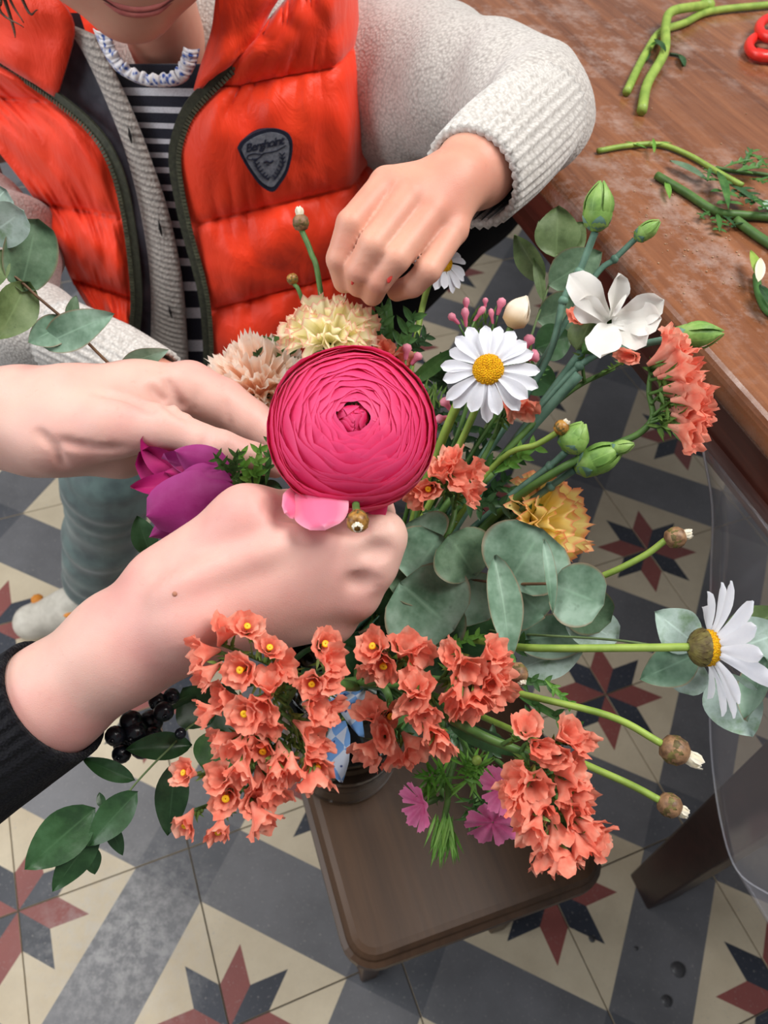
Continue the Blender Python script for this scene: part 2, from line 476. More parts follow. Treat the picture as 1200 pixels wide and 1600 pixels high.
# ------------------------------------------------------------------ clear plastic sheet hanging from the table edge
N = Nodes('clear_plastic')
tr = N.n('BsdfTransparent'); tr.inputs[0].default_value = (0.97, 0.97, 0.98, 1)
gl = N.n('BsdfGlossy', Roughness=0.12); gl.inputs[0].default_value = (0.9, 0.9, 0.95, 1)
df = N.n('BsdfDiffuse'); df.inputs[0].default_value = (0.72, 0.70, 0.74, 1)
lw = N.n('LayerWeight', Blend=0.5); pw = N.n('Math', _operation='POWER'); N.l(lw.outputs['Facing'], pw.inputs[0]); pw.inputs[1].default_value = 3.0
fr = N.n('Math', _operation='MULTIPLY_ADD'); N.l(pw.outputs[0], fr.inputs[0]); fr.inputs[1].default_value = 0.35; fr.inputs[2].default_value = 0.03
hz = N.n('MixShader', Fac=0.06); N.l(tr.outputs[0], hz.inputs[1]); N.l(df.outputs[0], hz.inputs[2])
mx = N.n('MixShader'); N.l(fr.outputs[0], mx.inputs[0]); N.l(hz.outputs[0], mx.inputs[1]); N.l(gl.outputs[0], mx.inputs[2])
bm_ = N.n('Bump', Strength=0.5, Distance=0.004); N.l(N.noise(9, 2), bm_.inputs['Height'])
N.l(bm_.outputs[0], gl.inputs['Normal']); N.l(mx.outputs[0], N.out.inputs[0]); PLASTIC = N.mat
def on_sheet(x, y, off=0.004):
    d = CF + (x - 600) / F * CR + (y - 800) / F * CD
    q0 = e0 - en * off
    return CAM + d * (((q0 - CAM) @ en) / (d @ en))
left = catmull([on_sheet(*p) for p in ((1096, 690), (1113, 790), (1111, 900), (1109, 1050), (1112, 1180), (1128, 1290), (1152, 1360), (1200, 1396), (1260, 1420))], 5)
zt = TZ + 0.002
def sheet_fn(u, v):
    k = v * (len(left) - 1); i = min(int(k), len(left) - 2); p = left[i] * (1 - k + i) + left[i + 1] * (k - i)
    far = p * 1.0
    s0 = (p - e0) @ ed
    far = p + ed * (0.62 - s0)
    w = 0.005 * math.sin(u * 9 + v * 4) * v * u
    return p * (1 - u) + far * u - en * w * min(1, u * 6)
V_, F_ = grid(sheet_fn, 24, 40)
sheet = obj('plastic_sheet', V_, F_, PLASTIC, label='clear plastic sheet with a curved corner hanging from the table edge', cat='plastic sheet')
modify(sheet, 'SOLIDIFY', thickness=0.0012)
N = Nodes('plastic_rim'); N.color((0.75, 0.75, 0.8, 1)); N.set(0.25, 0.5); N.b.inputs['Alpha'].default_value = 0.55
V_, F_ = tube(left, 0.0007, 6); obj('rim', V_, F_, N.mat, sheet, loc=origin(sheet))

# ------------------------------------------------------------------ small wooden stool
SZ = 0.33
f0, f1 = PZ(549, 1527, SZ), PZ(964, 1372, SZ)
sx = unit(f1 - f0); sy = A([-sx[1], sx[0], 0]); 
if sy[1] < 0: sy = -sy
SEATW = wood_mat('stool_wood', rgb(74, 53, 38), rgb(86, 62, 44), rgb(54, 38, 27), 0.38, math.atan2(sy[1], sy[0]), 0.8, spec=0.35)
SW = np.linalg.norm(f1 - f0); SD = SW * 1.08
stool = thing('stool', 'small dark brown wooden stool with a rounded seat under the glass vase', 'stool', (f0 + sx * SW / 2 + sy * SD / 2) * A([1, 1, 0]))
def rrect(w, d, r, n=7):
    out = []
    for cx, cy, a in ((w - r, r, -90), (w - r, d - r, 0), (r, d - r, 90), (r, r, 180)):
        for k in range(n):
            q = math.radians(a + 90 * k / (n - 1)); out.append((cx + r * math.cos(q), cy + r * math.sin(q)))
    return out
rings = [(0.004, -0.030), (0.0, -0.024), (0.0, -0.012), (0.004, -0.009), (0.005, -0.005), (0.008, -0.001), (0.013, 0.0)]
V_ = []; F_ = []; nn = None
for ins, z in rings:
    pts = rrect(SW - 2 * ins, SD - 2 * ins, max(0.004, 0.028 - ins))
    nn = len(pts)
    V_ += [f0 * A([1, 1, 0]) + sx * (x + ins) + sy * (y + ins) + A([0, 0, SZ + z]) for x, y in pts]
for j in range(len(rings) - 1):
    for k in range(nn): F_.append((j * nn + k, j * nn + (k + 1) % nn, (j + 1) * nn + (k + 1) % nn, (j + 1) * nn + k))
F_ += [tuple(range(nn))[::-1], tuple((len(rings) - 1) * nn + k for k in range(nn))]
obj('seat', V_, F_, SEATW, stool, smooth=False)
for ux in (0.16, 0.84):
    for uy in (0.16, 0.84):
        leg(f0 + sx * SW * ux + sy * SD * uy, SZ - 0.028, SEATW, stool, 0.014, 0.019, ang=math.atan2(sx[1], sx[0]))
for uy in (0.16, 0.84):
    V_, F_ = tube([f0 * A([1, 1, 0]) + sx * SW * q + sy * SD * uy + A([0, 0, 0.12]) for q in (0.16, 0.5, 0.84)], 0.008, 8); obj('stretcher', V_, F_, SEATW, stool)

# ------------------------------------------------------------------ glass vase with water
N = Nodes('vase_glass'); N.color((0.94, 0.97, 0.95, 1)); N.set(0.02, 0.5, trans=1.0); N.b.inputs['IOR'].default_value = 1.3; GLASS = N.mat
N = Nodes('vase_water'); N.color((0.80, 0.86, 0.76, 1)); N.set(0.0, 0.5, trans=1.0); N.b.inputs['IOR'].default_value = 1.15; WATER = N.mat
vb = PZ(538, 1178, SZ)
VR = 0.047; VH = 0.17
vase = thing('glass_vase', 'clear round glass vase of flower stems standing on the wooden stool', 'vase', vb)
prof = [(0.001, 0.0005), (VR * .9, 0.0005), (VR, 0.006), (VR * 1.02, 0.05), (VR, VH), (VR - 0.003, VH), (VR - 0.003, 0.05), (VR - 0.004, 0.01), (0.001, 0.008)]
V_, F_ = lathe(prof, vb, seg=40); obj('glass', V_, F_, GLASS, vase)
prof = [(0.001, 0.009), (VR - 0.006, 0.012), (VR - 0.0045, 0.05), (VR - 0.0045, 0.085), (0.001, 0.085)]
V_, F_ = lathe(prof, vb, seg=40); obj('water', V_, F_, WATER, vase)
VT = vb + A([0, 0, VH])
# ------------------------------------------------------------------ skin and cloth materials
from mathutils.bvhtree import BVHTree
def skin_mat(name, c, red, pale, dark):
    N = Nodes(name)
    f = N.noise(26, 3, 0.55); g = N.noise(190, 3, 0.6); h = N.noise(620, 2)
    col = N.mix(N.ramp(f, [(0.36, (0, 0, 0, 1)), (0.68, (1, 1, 1, 1))]), c, red)
    col = N.mix(N.ramp(N.noise(15, 2), [(0.45, (0, 0, 0, 1)), (0.75, (.7, .7, .7, 1))]), col, pale)
    col = N.mix(N.ramp(g, [(0.62, (0, 0, 0, 1)), (0.8, (.25, .25, .25, 1))]), col, dark)
    N.color(col); N.set(0.48, 0.35, sss=0.18, sssr=(1.0, 0.35, 0.2), ssss=0.006)
    vor = N.n('TexVoronoi', Scale=900.0); vor.feature = 'DISTANCE_TO_EDGE'; N.l(N.coord((1, 1.6, 1)), vor.inputs['Vector'])
    N.bump(N.mix(0.5, vor.outputs['Distance'], g), 0.22, 0.0007)
    return N.mat
SKIN_A = skin_mat('adult_skin', rgb(214, 170, 158), rgb(206, 150, 142), rgb(214, 178, 162), rgb(184, 130, 120))
SKIN_C = skin_mat('child_skin', rgb(208, 154, 132), rgb(204, 138, 118), rgb(210, 164, 140), rgb(182, 116, 98))
def knit_mat(name, c1, c2, dirv, rib, strength=0.6, rough=0.9, fine=420, sheen=0.25, ribdist=0.0018):
    N = Nodes(name)
    vor = N.n('TexVoronoi', Scale=float(fine)); N.l(N.tc.outputs['Object'], vor.inputs['Vector'])
    f = N.noise(fine * 1.6, 3, 0.7)
    base = N.ramp(N.mix(0.5, vor.outputs['Distance'], f), [(0.3, c1), (0.75, c2)])
    N.color(base)
    h = N.mix(0.35, vor.outputs['Distance'], f)
    if rib:
        d = unit(dirv)
        dot = N.n('VectorMath', _operation='DOT_PRODUCT'); N.l(N.tc.outputs['Object'], dot.inputs[0]); dot.inputs[1].default_value = tuple(d)
        mu = N.n('Math', _operation='MULTIPLY'); N.l(dot.outputs['Value'], mu.inputs[0]); mu.inputs[1].default_value = rib
        sn = N.n('Math', _operation='SINE'); N.l(mu.outputs[0], sn.inputs[0])
        N.color(N.mix(N.ramp(sn.outputs[0], [(0.0, (.45, .45, .45, 1)), (0.5, (0, 0, 0, 1))]), base, c2))
        ad = N.n('Math', _operation='MULTIPLY_ADD'); N.l(sn.outputs[0], ad.inputs[0]); ad.inputs[1].default_value = 0.5; N.l(h, ad.inputs[2]); h = ad.outputs[0]
    N.bump(h, strength, ribdist); N.set(rough, 0.15, sheen=sheen)
    return N.mat

# ------------------------------------------------------------------ the adult: two forearms reaching in from the left
adult = thing('person', 'adult with two bare forearms and a black ribbed sleeve reaching in to arrange the flowers', 'person', (-0.75, 0.25, 0.0))
def PP3(lst, dt=0): return [(P(x, y, t + dt), R(r, t)) for x, y, t, r in lst]
# right arm (nearer): back of the hand towards the camera, fingers folded round the stems
s = SDF(0.0018)
s.chain(PP3([(-160, 1262, .372, 108), (80, 1095, .350, 83), (195, 1008, .343, 84), (285, 956, .340, 84)]), k=0.01)
s.chain(PP3([(285, 956, .340, 82), (380, 915, .342, 84), (450, 892, .344, 76)]), k=0.014)
s.cone(P(255, 905, .338), P(388, 815, .332), R(48, .34), R(52, .34), 0.012)             # thumb metacarpal ridge
s.cone(P(388, 815, .332), P(452, 796, .345), R(50, .34), R(30, .34), 0.010)
s.chain(PP3([(452, 800, .350, 32), (520, 800, .362, 28), (580, 806, .372, 23)]), k=0.006)      # thumb, going in behind the flower
for (mx_, my_, mt), (qx, qy, qt), (wx, wy, wt), (ux, uy, ut), r in (
        ((470, 858, .334), (596, 838, .333), (585, 800, .372), (520, 800, .392), 37),
        ((462, 895, .336), (577, 884, .336), (585, 862, .378), (520, 845, .400), 40),
        ((452, 930, .340), (553, 930, .342), (560, 910, .385), (500, 890, .405), 38),
        ((440, 962, .346), (520, 972, .350), (535, 960, .388), (480, 940, .405), 33)):
    s.cone(P(330, 930, .335), P(mx_, my_, mt), R(50, .335), R(r + 4, .335), 0.014)
    s.chain([(P(mx_, my_, mt), R(r + 3, .335)), (P(qx, qy, qt), R(r, .335))], k=0.010)
    s.chain([(P(qx, qy, qt), R(r, .335)), (P(wx, wy, wt), R(r - 7, .36)), (P(ux, uy, ut), R(r - 12, .38))], k=0.005)
s.cone(P(418, 800, .300), P(455, 806, .300), R(10, .3), R(10, .3), 0.012, sub=True)      # hollow between thumb and forefinger
s.ell(P(300, 975, .318), A([R(30, .32)] * 3), k=0.02)                                      # wrist bone
V_, F_ = s.mesh(); V_ = relax(V_, F_, 2)
def bvh_of(V, Q): return BVHTree.FromPolygons([tuple(v) for v in V], [tuple(int(i) for i in f) for f in Q])
def surf(bvh, x, y, dep=0.0):
    d = CF + (x - 600) / F * CR + (y - 800) / F * CD; h = bvh.ray_cast(Vector(CAM), Vector(unit(d)))
    return (A(h[0]) + unit(d) * dep) if h[0] is not None else None
def mark(S, bvh, pts, rpx, k, sub=True, dep=0.0, t=.33):
    q = [p for p in (surf(bvh, x, y, dep) for x, y in smooth_line(pts, 4)) if p is not None]
    for a, b in zip(q[:-1], q[1:]): S.cone(a, b, R(rpx, t), R(rpx, t), k, sub=sub)
hb = bvh_of(V_, F_)
mark(s, hb, [(424, 790), (470, 802), (520, 814), (565, 822)], 7, .006)
mark(s, hb, [(602, 858), (572, 864)], 3.5, .006); mark(s, hb, [(576, 908), (552, 911)], 3.5, .006); mark(s, hb, [(250, 930), (340, 890), (440, 852)], 3, .010, False, .0020)
for pts in ([(598, 812), (606, 838)], [(586, 816), (594, 842)], [(574, 878), (580, 894)]): mark(s, hb, pts, 1.6, .0015)
V_, F_ = s.mesh(); V_ = relax(V_, F_, 3)
arm_r = obj('arm', V_, F_, SKIN_A, adult)
arm_r['label'] = 'bare right hand and forearm, closed round the stems'
HAND_R = BVHTree.FromPolygons([tuple(v) for v in V_], [tuple(int(i) for i in f) for f in F_])
# left arm (farther): thumb and forefinger pinching
s = SDF(0.0016)
s.chain(PP3([(-260, 668, .455, 90), (-60, 656, .430, 80), (40, 654, .420, 78), (120, 650, .414, 72)]), k=0.008)
s.chain(PP3([(120, 642, .416, 70), (215, 622, .420, 54), (296, 606, .424, 38)]), k=0.010)
s.chain(PP3([(296, 606, .424, 42), (348, 630, .424, 38)]), k=0.004)
s.chain(PP3([(348, 630, .424, 39), (392, 660, .424, 35)]), k=0.002)
s.chain(PP3([(392, 660, .424, 35), (450, 702, .424, 29)]), k=0.002)
s.chain(PP3([(80, 690, .404, 50), (180, 664, .396, 50)]), k=0.014)
s.chain(PP3([(180, 664, .396, 50), (262, 668, .390, 34), (318, 690, .388, 26)]), k=0.005)
s.chain(PP3([(318, 690, .388, 27), (346, 699, .387, 27), (398, 716, .390, 24), (430, 730, .394, 18)]), k=0.0022)
s.chain(PP3([(60, 698, .420, 40), (190, 704, .424, 36), (240, 690, .428, 32)]), k=0.012)
for dx, dy, dt in ((-14, 26, .024), (-34, 50, .044), (-52, 70, .058)):
    s.chain(PP3([(200, 622 + dy, .420 + dt, 46), (300 + dx, 616 + dy, .424 + dt, 36)]), k=0.006)
    s.chain(PP3([(300 + dx, 616 + dy, .424 + dt, 36), (372 + dx, 656 + dy, .424 + dt, 30), (425 + dx, 696 + dy, .430 + dt, 24)]), k=0.002)
V_, F_ = s.mesh(); hb = bvh_of(V_, F_)
for pts in ([(309, 606), (302, 652)], [(352, 626), (360, 672)], [(318, 680), (316, 712)], [(345, 684), (344, 718)], [(360, 688), (359, 720)]): mark(s, hb, pts, 2.0, .0018, t=.40)
for pts in ([(236, 606), (262, 632), (292, 652)], [(262, 594), (274, 620), (286, 640)], [(96, 690), (140, 700), (190, 702)], [(60, 676), (84, 700), (96, 728)], [(150, 612), (200, 622), (236, 640)]): mark(s, hb, pts, 2.6, .004, t=.41)
V_, F_ = s.mesh(); V_ = relax(V_, F_, 2)
arm_l = obj('arm', V_, F_, SKIN_A, adult); arm_l['label'] = 'bare left hand and forearm, thumb and forefinger pinched together'
MOLE = simple('mole', rgb(176, 120, 96), None, 200, .6)
d_ = unit(CF + (273 - 600) / F * CR + (928 - 800) / F * CD); hm = HAND_R.ray_cast(Vector(CAM), Vector(d_)); obj('mole', *ball(A(hm[0]), (.0011, .0011, .0005), 8, 5, A(hm[1])), MOLE, arm_r, loc=origin(arm_r))
# sleeves
sl_ax = unit(P(-160, 1262, .372) - P(80, 1097, .350))
KN_BLACK = knit_mat('black_knit', rgb(26, 26, 32), rgb(13, 13, 17), np.cross(sl_ax, CF), 1150, 0.9, 0.9, 700, 0.03)
pth = catmull([P(86, 1091, .349), P(-20, 1166, .356), P(-160, 1262, .372), P(-420, 1400, .42)], 10)
V_, F_ = tube(pth, [R(104, .35), R(107, .35), R(111, .352), R(115, .355), R(128, .37), R(150, .40)], 40, cap=False)
slv = obj('sweater_sleeve', V_, F_, KN_BLACK, adult); modify(slv, 'SOLIDIFY', thickness=0.003, offset=-1); slv['label'] = 'black ribbed knit sleeve'
pth = catmull([P(-150, 660, .442), P(-260, 668, .455), P(-420, 690, .50)], 8)
V_, F_ = tube(pth, [R(104, .43), R(110, .45), R(130, .48)], 32, cap=False)
slv = obj('sweater_sleeve', V_, F_, KN_BLACK, adult); modify(slv, 'SOLIDIFY', thickness=0.003, offset=-1)

# ------------------------------------------------------------------ the child
child = thing('person', 'child in an orange quilted vest and cream cardigan reaching a hand into the flowers', 'person', (-0.17, 0.70, 0.0))
XC = -0.155
def TS(x, y, off=0.0):
    """point of the child's front on the ray through photo pixel (x, y); off = thickness of cloth above it"""
    d = CF + (x - 600) / F * CR + (y - 800) / F * CD
    t = 0.6
    for _ in range(14):
        p = CAM + d * t
        yf = 0.600 + 0.15 * (p[2] - 0.6) + 2.6 * min(abs(p[0] - XC), .11) ** 2 + .57 * max(abs(p[0] - XC) - .11, 0) - off
        t = t + (yf - p[1]) / d[1] * 0.8
    return CAM + d * t
def patch(name, L, Rr, mat, off, nu, nv, parent=child, bulge=0.0, thick=0.002, midx=None, extra=None, **k):
    L, Rr = smooth_line(L), smooth_line(Rr)
    def fn(u, v):
        a, b = edge(L, v), edge(Rr, v)
        x, y = a[0] * (1 - u) + b[0] * u, a[1] * (1 - u) + b[1] * u
        o = off + bulge * math.sin(math.pi * u) + (extra(u, v) if extra else 0)
        return TS(x, y, o)
    V, Fc = grid(fn, nu, nv)
    mi = None
    if midx: mi = [midx((q % nu) / nu, (q // nu) / nv) for q in range(len(Fc))]
    o = obj(name, V, Fc, mat, parent, midx=mi, **k)
    if thick: modify(o, 'SOLIDIFY', thickness=thick, offset=0)
    return o
# head, neck and left hand in one skin
chin = P(206, 74, .530)
hf = unit(A([0.10, -0.97, -0.16])); hr = unit(np.cross(hf, A([0.0, 0.0, 1.0]))); hr = unit(hr + A([0, 0, -0.02])); hu = np.cross(hr, hf)
HM = np.array([hr, hf, hu]).T
hp = lambda x, y, z: chin + HM @ A([x, y, z])
s = SDF(0.0024)
s.ell(hp(0, -.072, .125), A([.066, .086, .082]), HM, 0.01)
s.ell(hp(0, -.040, .050), A([.055, .052, .052]), HM, 0.02)
s.ell(hp(0, -.016, .012), A([.020, .016, .014]), HM, 0.022)
for sg in (-1, 1):
    s.ell(hp(.032 * sg, -.026, .048), A([.026, .026, .026]), HM, 0.018)
    s.ell(hp(.068 * sg, -.085, .095), A([.007, .014, .022]), HM, 0.006)
    s.ell(hp(.027 * sg, .012, .098), A([.013, .010, .009]), HM, 0.005, sub=True)
s.ell(hp(0, .006, .070), A([.010, .012, .009]), HM, 0.008); s.cone(hp(0, -.002, .098), hp(0, .006, .074), .006, .008, 0.008)
s.cone(hp(0, -.075, .02), hp(0, -.112, -.065), .030, .031, 0.012)
HV, HQ = s.mesh(); HV = relax(HV, HQ, 3)
HEAD = BVHTree.FromPolygons([tuple(v) for v in HV], [tuple(int(i) for i in f) for f in HQ])
s = SDF(0.0013)
s.chain(PP3([(826, 196, .468, 44), (790, 222, .450, 52), (745, 262, .428, 56), (706, 288, .414, 50)]), k=0.01)
FG = [((604, 288), (548, 350), (530, 405), (538, 440), 22),
      ((642, 306), (582, 384), (560, 424), (560, 446), 22),
      ((676, 330), (619, 404), (590, 440), (582, 460), 22),
      ((708, 358), (669, 422), (645, 446), (620, 455), 20)]
for i, (m0, m1, m2, m3, r) in enumerate(FG):
    dt = (0.004, 0, 0.002, 0.008)[i]
    s.cone(P(712, 284, .414), P(m0[0], m0[1], .398 + dt), R(40, .41), R(r + 5, .40), 0.007)
for i, (m0, m1, m2, m3, r) in enumerate(FG):
    dt = (0.004, 0, 0.002, 0.008)[i]
    s.chain([(P(m0[0], m0[1], .398 + dt), R(r + 4, .40)), (P(m1[0], m1[1], .386 + dt), R(r + 1, .39))], k=0.0022)
    s.chain([(P(m1[0], m1[1], .386 + dt), R(r + 1, .39)), (P(m2[0], m2[1], .392 + dt), R(r - 1, .39)), (P(m3[0], m3[1], .402 + dt), R(r - 3, .39))], k=0.0015)
s.chain(PP3([(690, 300, .435, 36), (610, 330, .442, 28), (565, 390, .438, 23), (560, 440, .428, 18)]), k=0.003)
AV, AQ = s.mesh(); AV = relax(AV, AQ, 2)
HAND_C = BVHTree.FromPolygons([tuple(v) for v in AV], [tuple(int(i) for i in f) for f in AQ])
# the rest of the body under the clothes, coarser
s = SDF(0.006)
sh_l, sh_r = P(520, 90, .66), P(-50, 170, .66)
s.chain([(A([XC, .745, .75]), .035), (A([XC, .74, .64]), .07), (A([XC, .73, .5]), .07)], 0.01)
s.chain(PP3([(480, 110, .745, 50), (655, 130, .655, 48), (812, 152, .54, 44), (832, 188, .497, 40), (800, 214, .465, 38)]), k=0.004); s.cone(P(480, 110, .745), A([XC, .745, .74]), .03, .04, 0.01)
s.chain(PP3([(-190, 215, .84, 40), (-10, 395, .76, 42), (-30, 480, .68, 42), (60, 512, .64, 36), (140, 540, .60, 30), (285, 612, .56, 36)]), k=0.004); s.cone(P(-190, 215, .84), A([XC, .765, .72]), .025, .035, 0.01)
hipR, kneeR, ankR = A([-.23, .70, .46]), P(172, 745, .90), P(152, 902, 1.10)
hipL, kneeL, ankL = A([-.10, .72, .46]), A([-.09, .74, .24]), A([-.09, .78, .05])
for a, b, c in ((hipR, kneeR, ankR), (hipL, kneeL, ankL)):
    s.chain([(A([XC, .73, .50]), .06), (a, .055), (b, .042), (c, .03)], 0.015)
BV, BQ = s.mesh()
V_ = np.concatenate([HV, AV, BV]); F_ = np.concatenate([HQ, AQ + len(HV), BQ + len(HV) + len(AV)])
body = obj('body', V_, F_, SKIN_C, child)
def on(bvh, x, y, off=0.0):
    d = unit(CF + (x - 600) / F * CR + (y - 800) / F * CD)
    h = bvh.ray_cast(Vector(CAM), Vector(d))
    if h[0] is None: return P(x, y, 0.53)
    return A(h[0]) - d * off
RMARK = simple('red_mark', rgb(196, 62, 50), rgb(180, 48, 44), 300, .5)
for (x, y, a, b_) in ((609, 434, .0028, .0012), (551, 441, .0014, .0008)):
    q = surf(HAND_C, x, y)
    if q is not None: obj('red_mark', *ball(q, (a, b_, .0003), 10, 6, CAM - q), RMARK, body, loc=origin(body))
# lips
LIP = simple('lip', rgb(190, 110, 104), rgb(172, 92, 90), 160, 0.4)
for dy, r, up in ((-4, 5.0, 0), (5, 6.5, 1)):
    pth = [on(HEAD, x, y + dy * 0.8, -0.0008) for x, y in smooth_line([(160, -2), (188, 12), (216, 17), (245, 12), (270, -1)], 6)]
    V_, F_ = tube(pth, [R(1.0, .5), R(r, .5), R(r, .5), R(r, .5), R(1.0, .5)], 8); obj('lip', V_, F_, LIP, body, loc=origin(body))
MOUTH = simple('mouth_line', rgb(96, 44, 44), None, 100, 0.6)
V_, F_ = tube([on(HEAD, x, y, 0.0004) for x, y in smooth_line([(158, -3), (188, 13), (216, 18), (245, 13), (272, -2)], 6)], R(1.8, .5), 6); obj('mouth', V_, F_, MOUTH, body, loc=origin(body))
# eyes, brows and hair are above the picture's top edge
EYE = simple('eye', rgb(235, 232, 228), None, 50, 0.2); IRIS = simple('iris', rgb(70, 45, 30), None, 50, 0.2)
HAIR = simple('hair', rgb(92, 62, 42), rgb(64, 42, 28), 60, 0.5, bump=0.5, bscale=500)
for sg in (-1, 1):
    e = obj('eye', *ball(hp(.027 * sg, -.002, .098), .0115, 12, 8), EYE, body, loc=origin(body))
    obj('iris', *ball(hp(.027 * sg, .0062, .097), (.005, .0042, .005), 10, 6, hf), IRIS, e, loc=origin(body))
s = SDF(0.004)
s.ell(hp(0, -.084, .137), A([.074, .090, .084]), HM, 0.01)
s.ell(hp(0, .012, .068), A([.056, .06, .066]), HM, 0.012, sub=True)
s.ell(hp(0, -.06, -.02), A([.07, .12, .05]), HM, 0.01, sub=True)
V_, F_ = s.mesh(); V_ = relax(V_, F_, 2); hair = obj('hair', V_, F_, HAIR, child)
for q in range(6):
    x0 = .070 - .004 * random.random(); a = random.uniform(-.08, -.03)
    pts = [hp(x0, a - .01, .10), hp(x0 + .008, a + .012, .05), hp(x0 + .004 + random.uniform(-.01, .010), a + .03, .02 + random.uniform(-.01, .01)), hp(x0 + random.uniform(-.012, .01), a + .045, .022 + random.uniform(-.01, .012))]
    V_, F_ = tube(catmull(pts, 6), [.0020, .0016, .0010, .0003], 6); obj('lock', V_, F_, HAIR, hair, loc=origin(hair))

# cardigan
CREAM1, CREAM2 = rgb(198, 193, 187), rgb(150, 143, 138)
KN_C = knit_mat('cream_knit', CREAM1, CREAM2, (1, 0, 0), 0, 0.6, 0.95, 420, 0.4, 0.0016)
card = thing_part = None
def folds(pts, amp, fr):
    """ripple bunching cloth along an arm"""
    a = A(pts[0]); d = unit(A(pts[1]) - a)
    def w(X, Y, Z):
        u = (X - a[0]) * d[0] + (Y - a[1]) * d[1] + (Z - a[2]) * d[2]
        q = np.sin(fr * u + 9 * np.sin(26 * (X * .7 + Z) + 1.3) * .25 + 30 * Y) * np.sin(40 * Z + 22 * X)
        return amp * (np.sin(fr * u + 34 * Z + 18 * Y + 1.2 * np.sin(45 * Z)) * (.45 + .35 * np.sin(31 * Z + 12 * X)) + q * .6)
    return w
s = SDF(0.0032)
s.chain(PP3([(480, 110, .745, 112), (575, 128, .715, 120), (655, 130, .655, 106), (740, 138, .59, 92), (812, 152, .54, 86)]), k=0.02)
s.chain(PP3([(812, 152, .54, 86), (832, 188, .497, 76), (800, 222, .465, 66)]), k=0.02)
s.chain(PP3([(570, 195, .70, 60), (640, 188, .64, 56)]), k=0.02)
V_, F_ = s.mesh(folds((P(470, 110, .745), P(815, 150, .54)), 0.0044, 88)); V_ = relax(V_, F_, 1)
slv = obj('cardigan_sleeve', V_, F_, KN_C, child); slv['label'] = 'cream knitted sleeve bunched at the elbow'
# ribbed cuff of that sleeve
c0, c1, c2 = P(846, 178, .485), P(795, 225, .452), P(737, 280, .426)
KN_CUFF = knit_mat('cream_rib', rgb(206, 202, 197), rgb(160, 154, 148), (1, 0, 0), 0, 0.5, 0.95, 420, 0.4, 0.0012)
V_, F_ = tube(catmull([c0, c1, c2], 10), [R(72, .485), R(82, .46), R(83, .45), R(80, .43)], 132, cap=False, rib=0.035, ribn=33)
cf = obj('cuff', V_, F_, KN_CUFF, slv); modify(cf, 'SOLIDIFY', thickness=0.0035, offset=-1)
INNER = knit_mat('navy_sleeve', rgb(34, 34, 50), rgb(20, 20, 30), (1, 0, 0), 0, 0.3, 0.9, 500)
V_, F_ = tube(catmull([c0, c1, c2 + (c1 - c2) * .08], 6), [R(66, .485), R(72, .45), R(71, .43)], 40, cap=False)
inn = obj('shirt_cuff', V_, F_, INNER, child)
# far sleeve
s = SDF(0.0032)
s.chain(PP3([(-190, 210, .84, 84), (-85, 305, .80, 84), (5, 390, .745, 84), (-10, 470, .70, 84)]), k=0.02)
s.chain(PP3([(-40, 492, .67, 76), (60, 512, .640, 62), (140, 540, .60, 46)]), k=0.02)
V_, F_ = s.mesh(folds((P(-70, 150, .68), P(-10, 470, .63)), 0.0028, 130)); V_ = relax(V_, F_, 2)
slv2 = obj('cardigan_sleeve', V_, F_, KN_C, child)
V_, F_ = tube(catmull([P(100, 528, .615), P(180, 566, .592), P(245, 600, .57)], 8), [R(62, .58), R(64, .56), R(58, .545)], 120, cap=False, rib=0.03, ribn=30)
cf = obj('cuff', V_, F_, KN_CUFF, slv2); modify(cf, 'SOLIDIFY', thickness=0.003, offset=-1)
# torso of the cardigan under the vest
s = SDF(0.005)
s.chain([(A([XC, .745, .73]), .075), (A([XC, .735, .64]), .10), (A([XC + .01, .735, .50]), .10)], 0.03)
s.cone(P(480, 130, .78), A([XC, .77, .72]), .035, .045, 0.02); s.cone(P(-150, 230, .84), A([XC, .77, .72]), .035, .045, 0.02)
V_, F_ = s.mesh(); obj('cardigan_body', V_, F_, KN_C, child)
# striped shirt, placket, lining
NAVY, WHITE = knit_mat('navy_jersey', rgb(32, 34, 48), rgb(22, 23, 34), (1, 0, 0), 0, 0.2, 0.85, 900), knit_mat('white_jersey', rgb(206, 206, 212), rgb(176, 176, 184), (1, 0, 0), 0, 0.2, 0.85, 900)
ZR = [(396, 68), (345, 118), (292, 172), (274, 218), (272, 270), (288, 350), (316, 450), (324, 520), (326, 600)]
PL = [(108, 40), (138, 90), (172, 165), (200, 240), (224, 340), (238, 450), (236, 600)]
PR = [(150, 55), (182, 118), (212, 185), (238, 255), (265, 340), (286, 450), (296, 600)]
shirt_off = -0.006
def stripe(u, v):
    y = 118 + v * (600 - 118)
    return 1 if ((y - 158) % 30.5) < 11 and y > 150 else 0
patch('striped_shirt', [(140, 100), (176, 185), (205, 260), (235, 345), (262, 450), (268, 600)], [(380, 100), (330, 190), (310, 262), (318, 350), (340, 450), (346, 600)], [NAVY, WHITE], shirt_off, 8, 180, midx=stripe, thick=0.0015)
KN_P = knit_mat('placket_rib', rgb(186, 178, 170), rgb(140, 133, 128), unit(A([.04, 0, 1])), 1150, 0.8, 0.95, 420, 0.3, 0.0016)
pk = patch('placket', PL, PR, KN_P, 0.004, 6, 40, bulge=0.003, thick=0.004)
HOLE = simple('buttonhole', rgb(24, 22, 24), None, 60, 0.9)
for (x, y, L) in ((203, 212, 12), (250, 357, 12), (266, 488, 9), (277, 566, 6)):
    V_, F_ = tube([TS(x - 2, y - L, .0105), TS(x, y, .0115), TS(x + 3, y + L, .0105)], [.0004, .0014, .0004], 6); obj('buttonhole', V_, F_, HOLE, pk, loc=origin(pk))
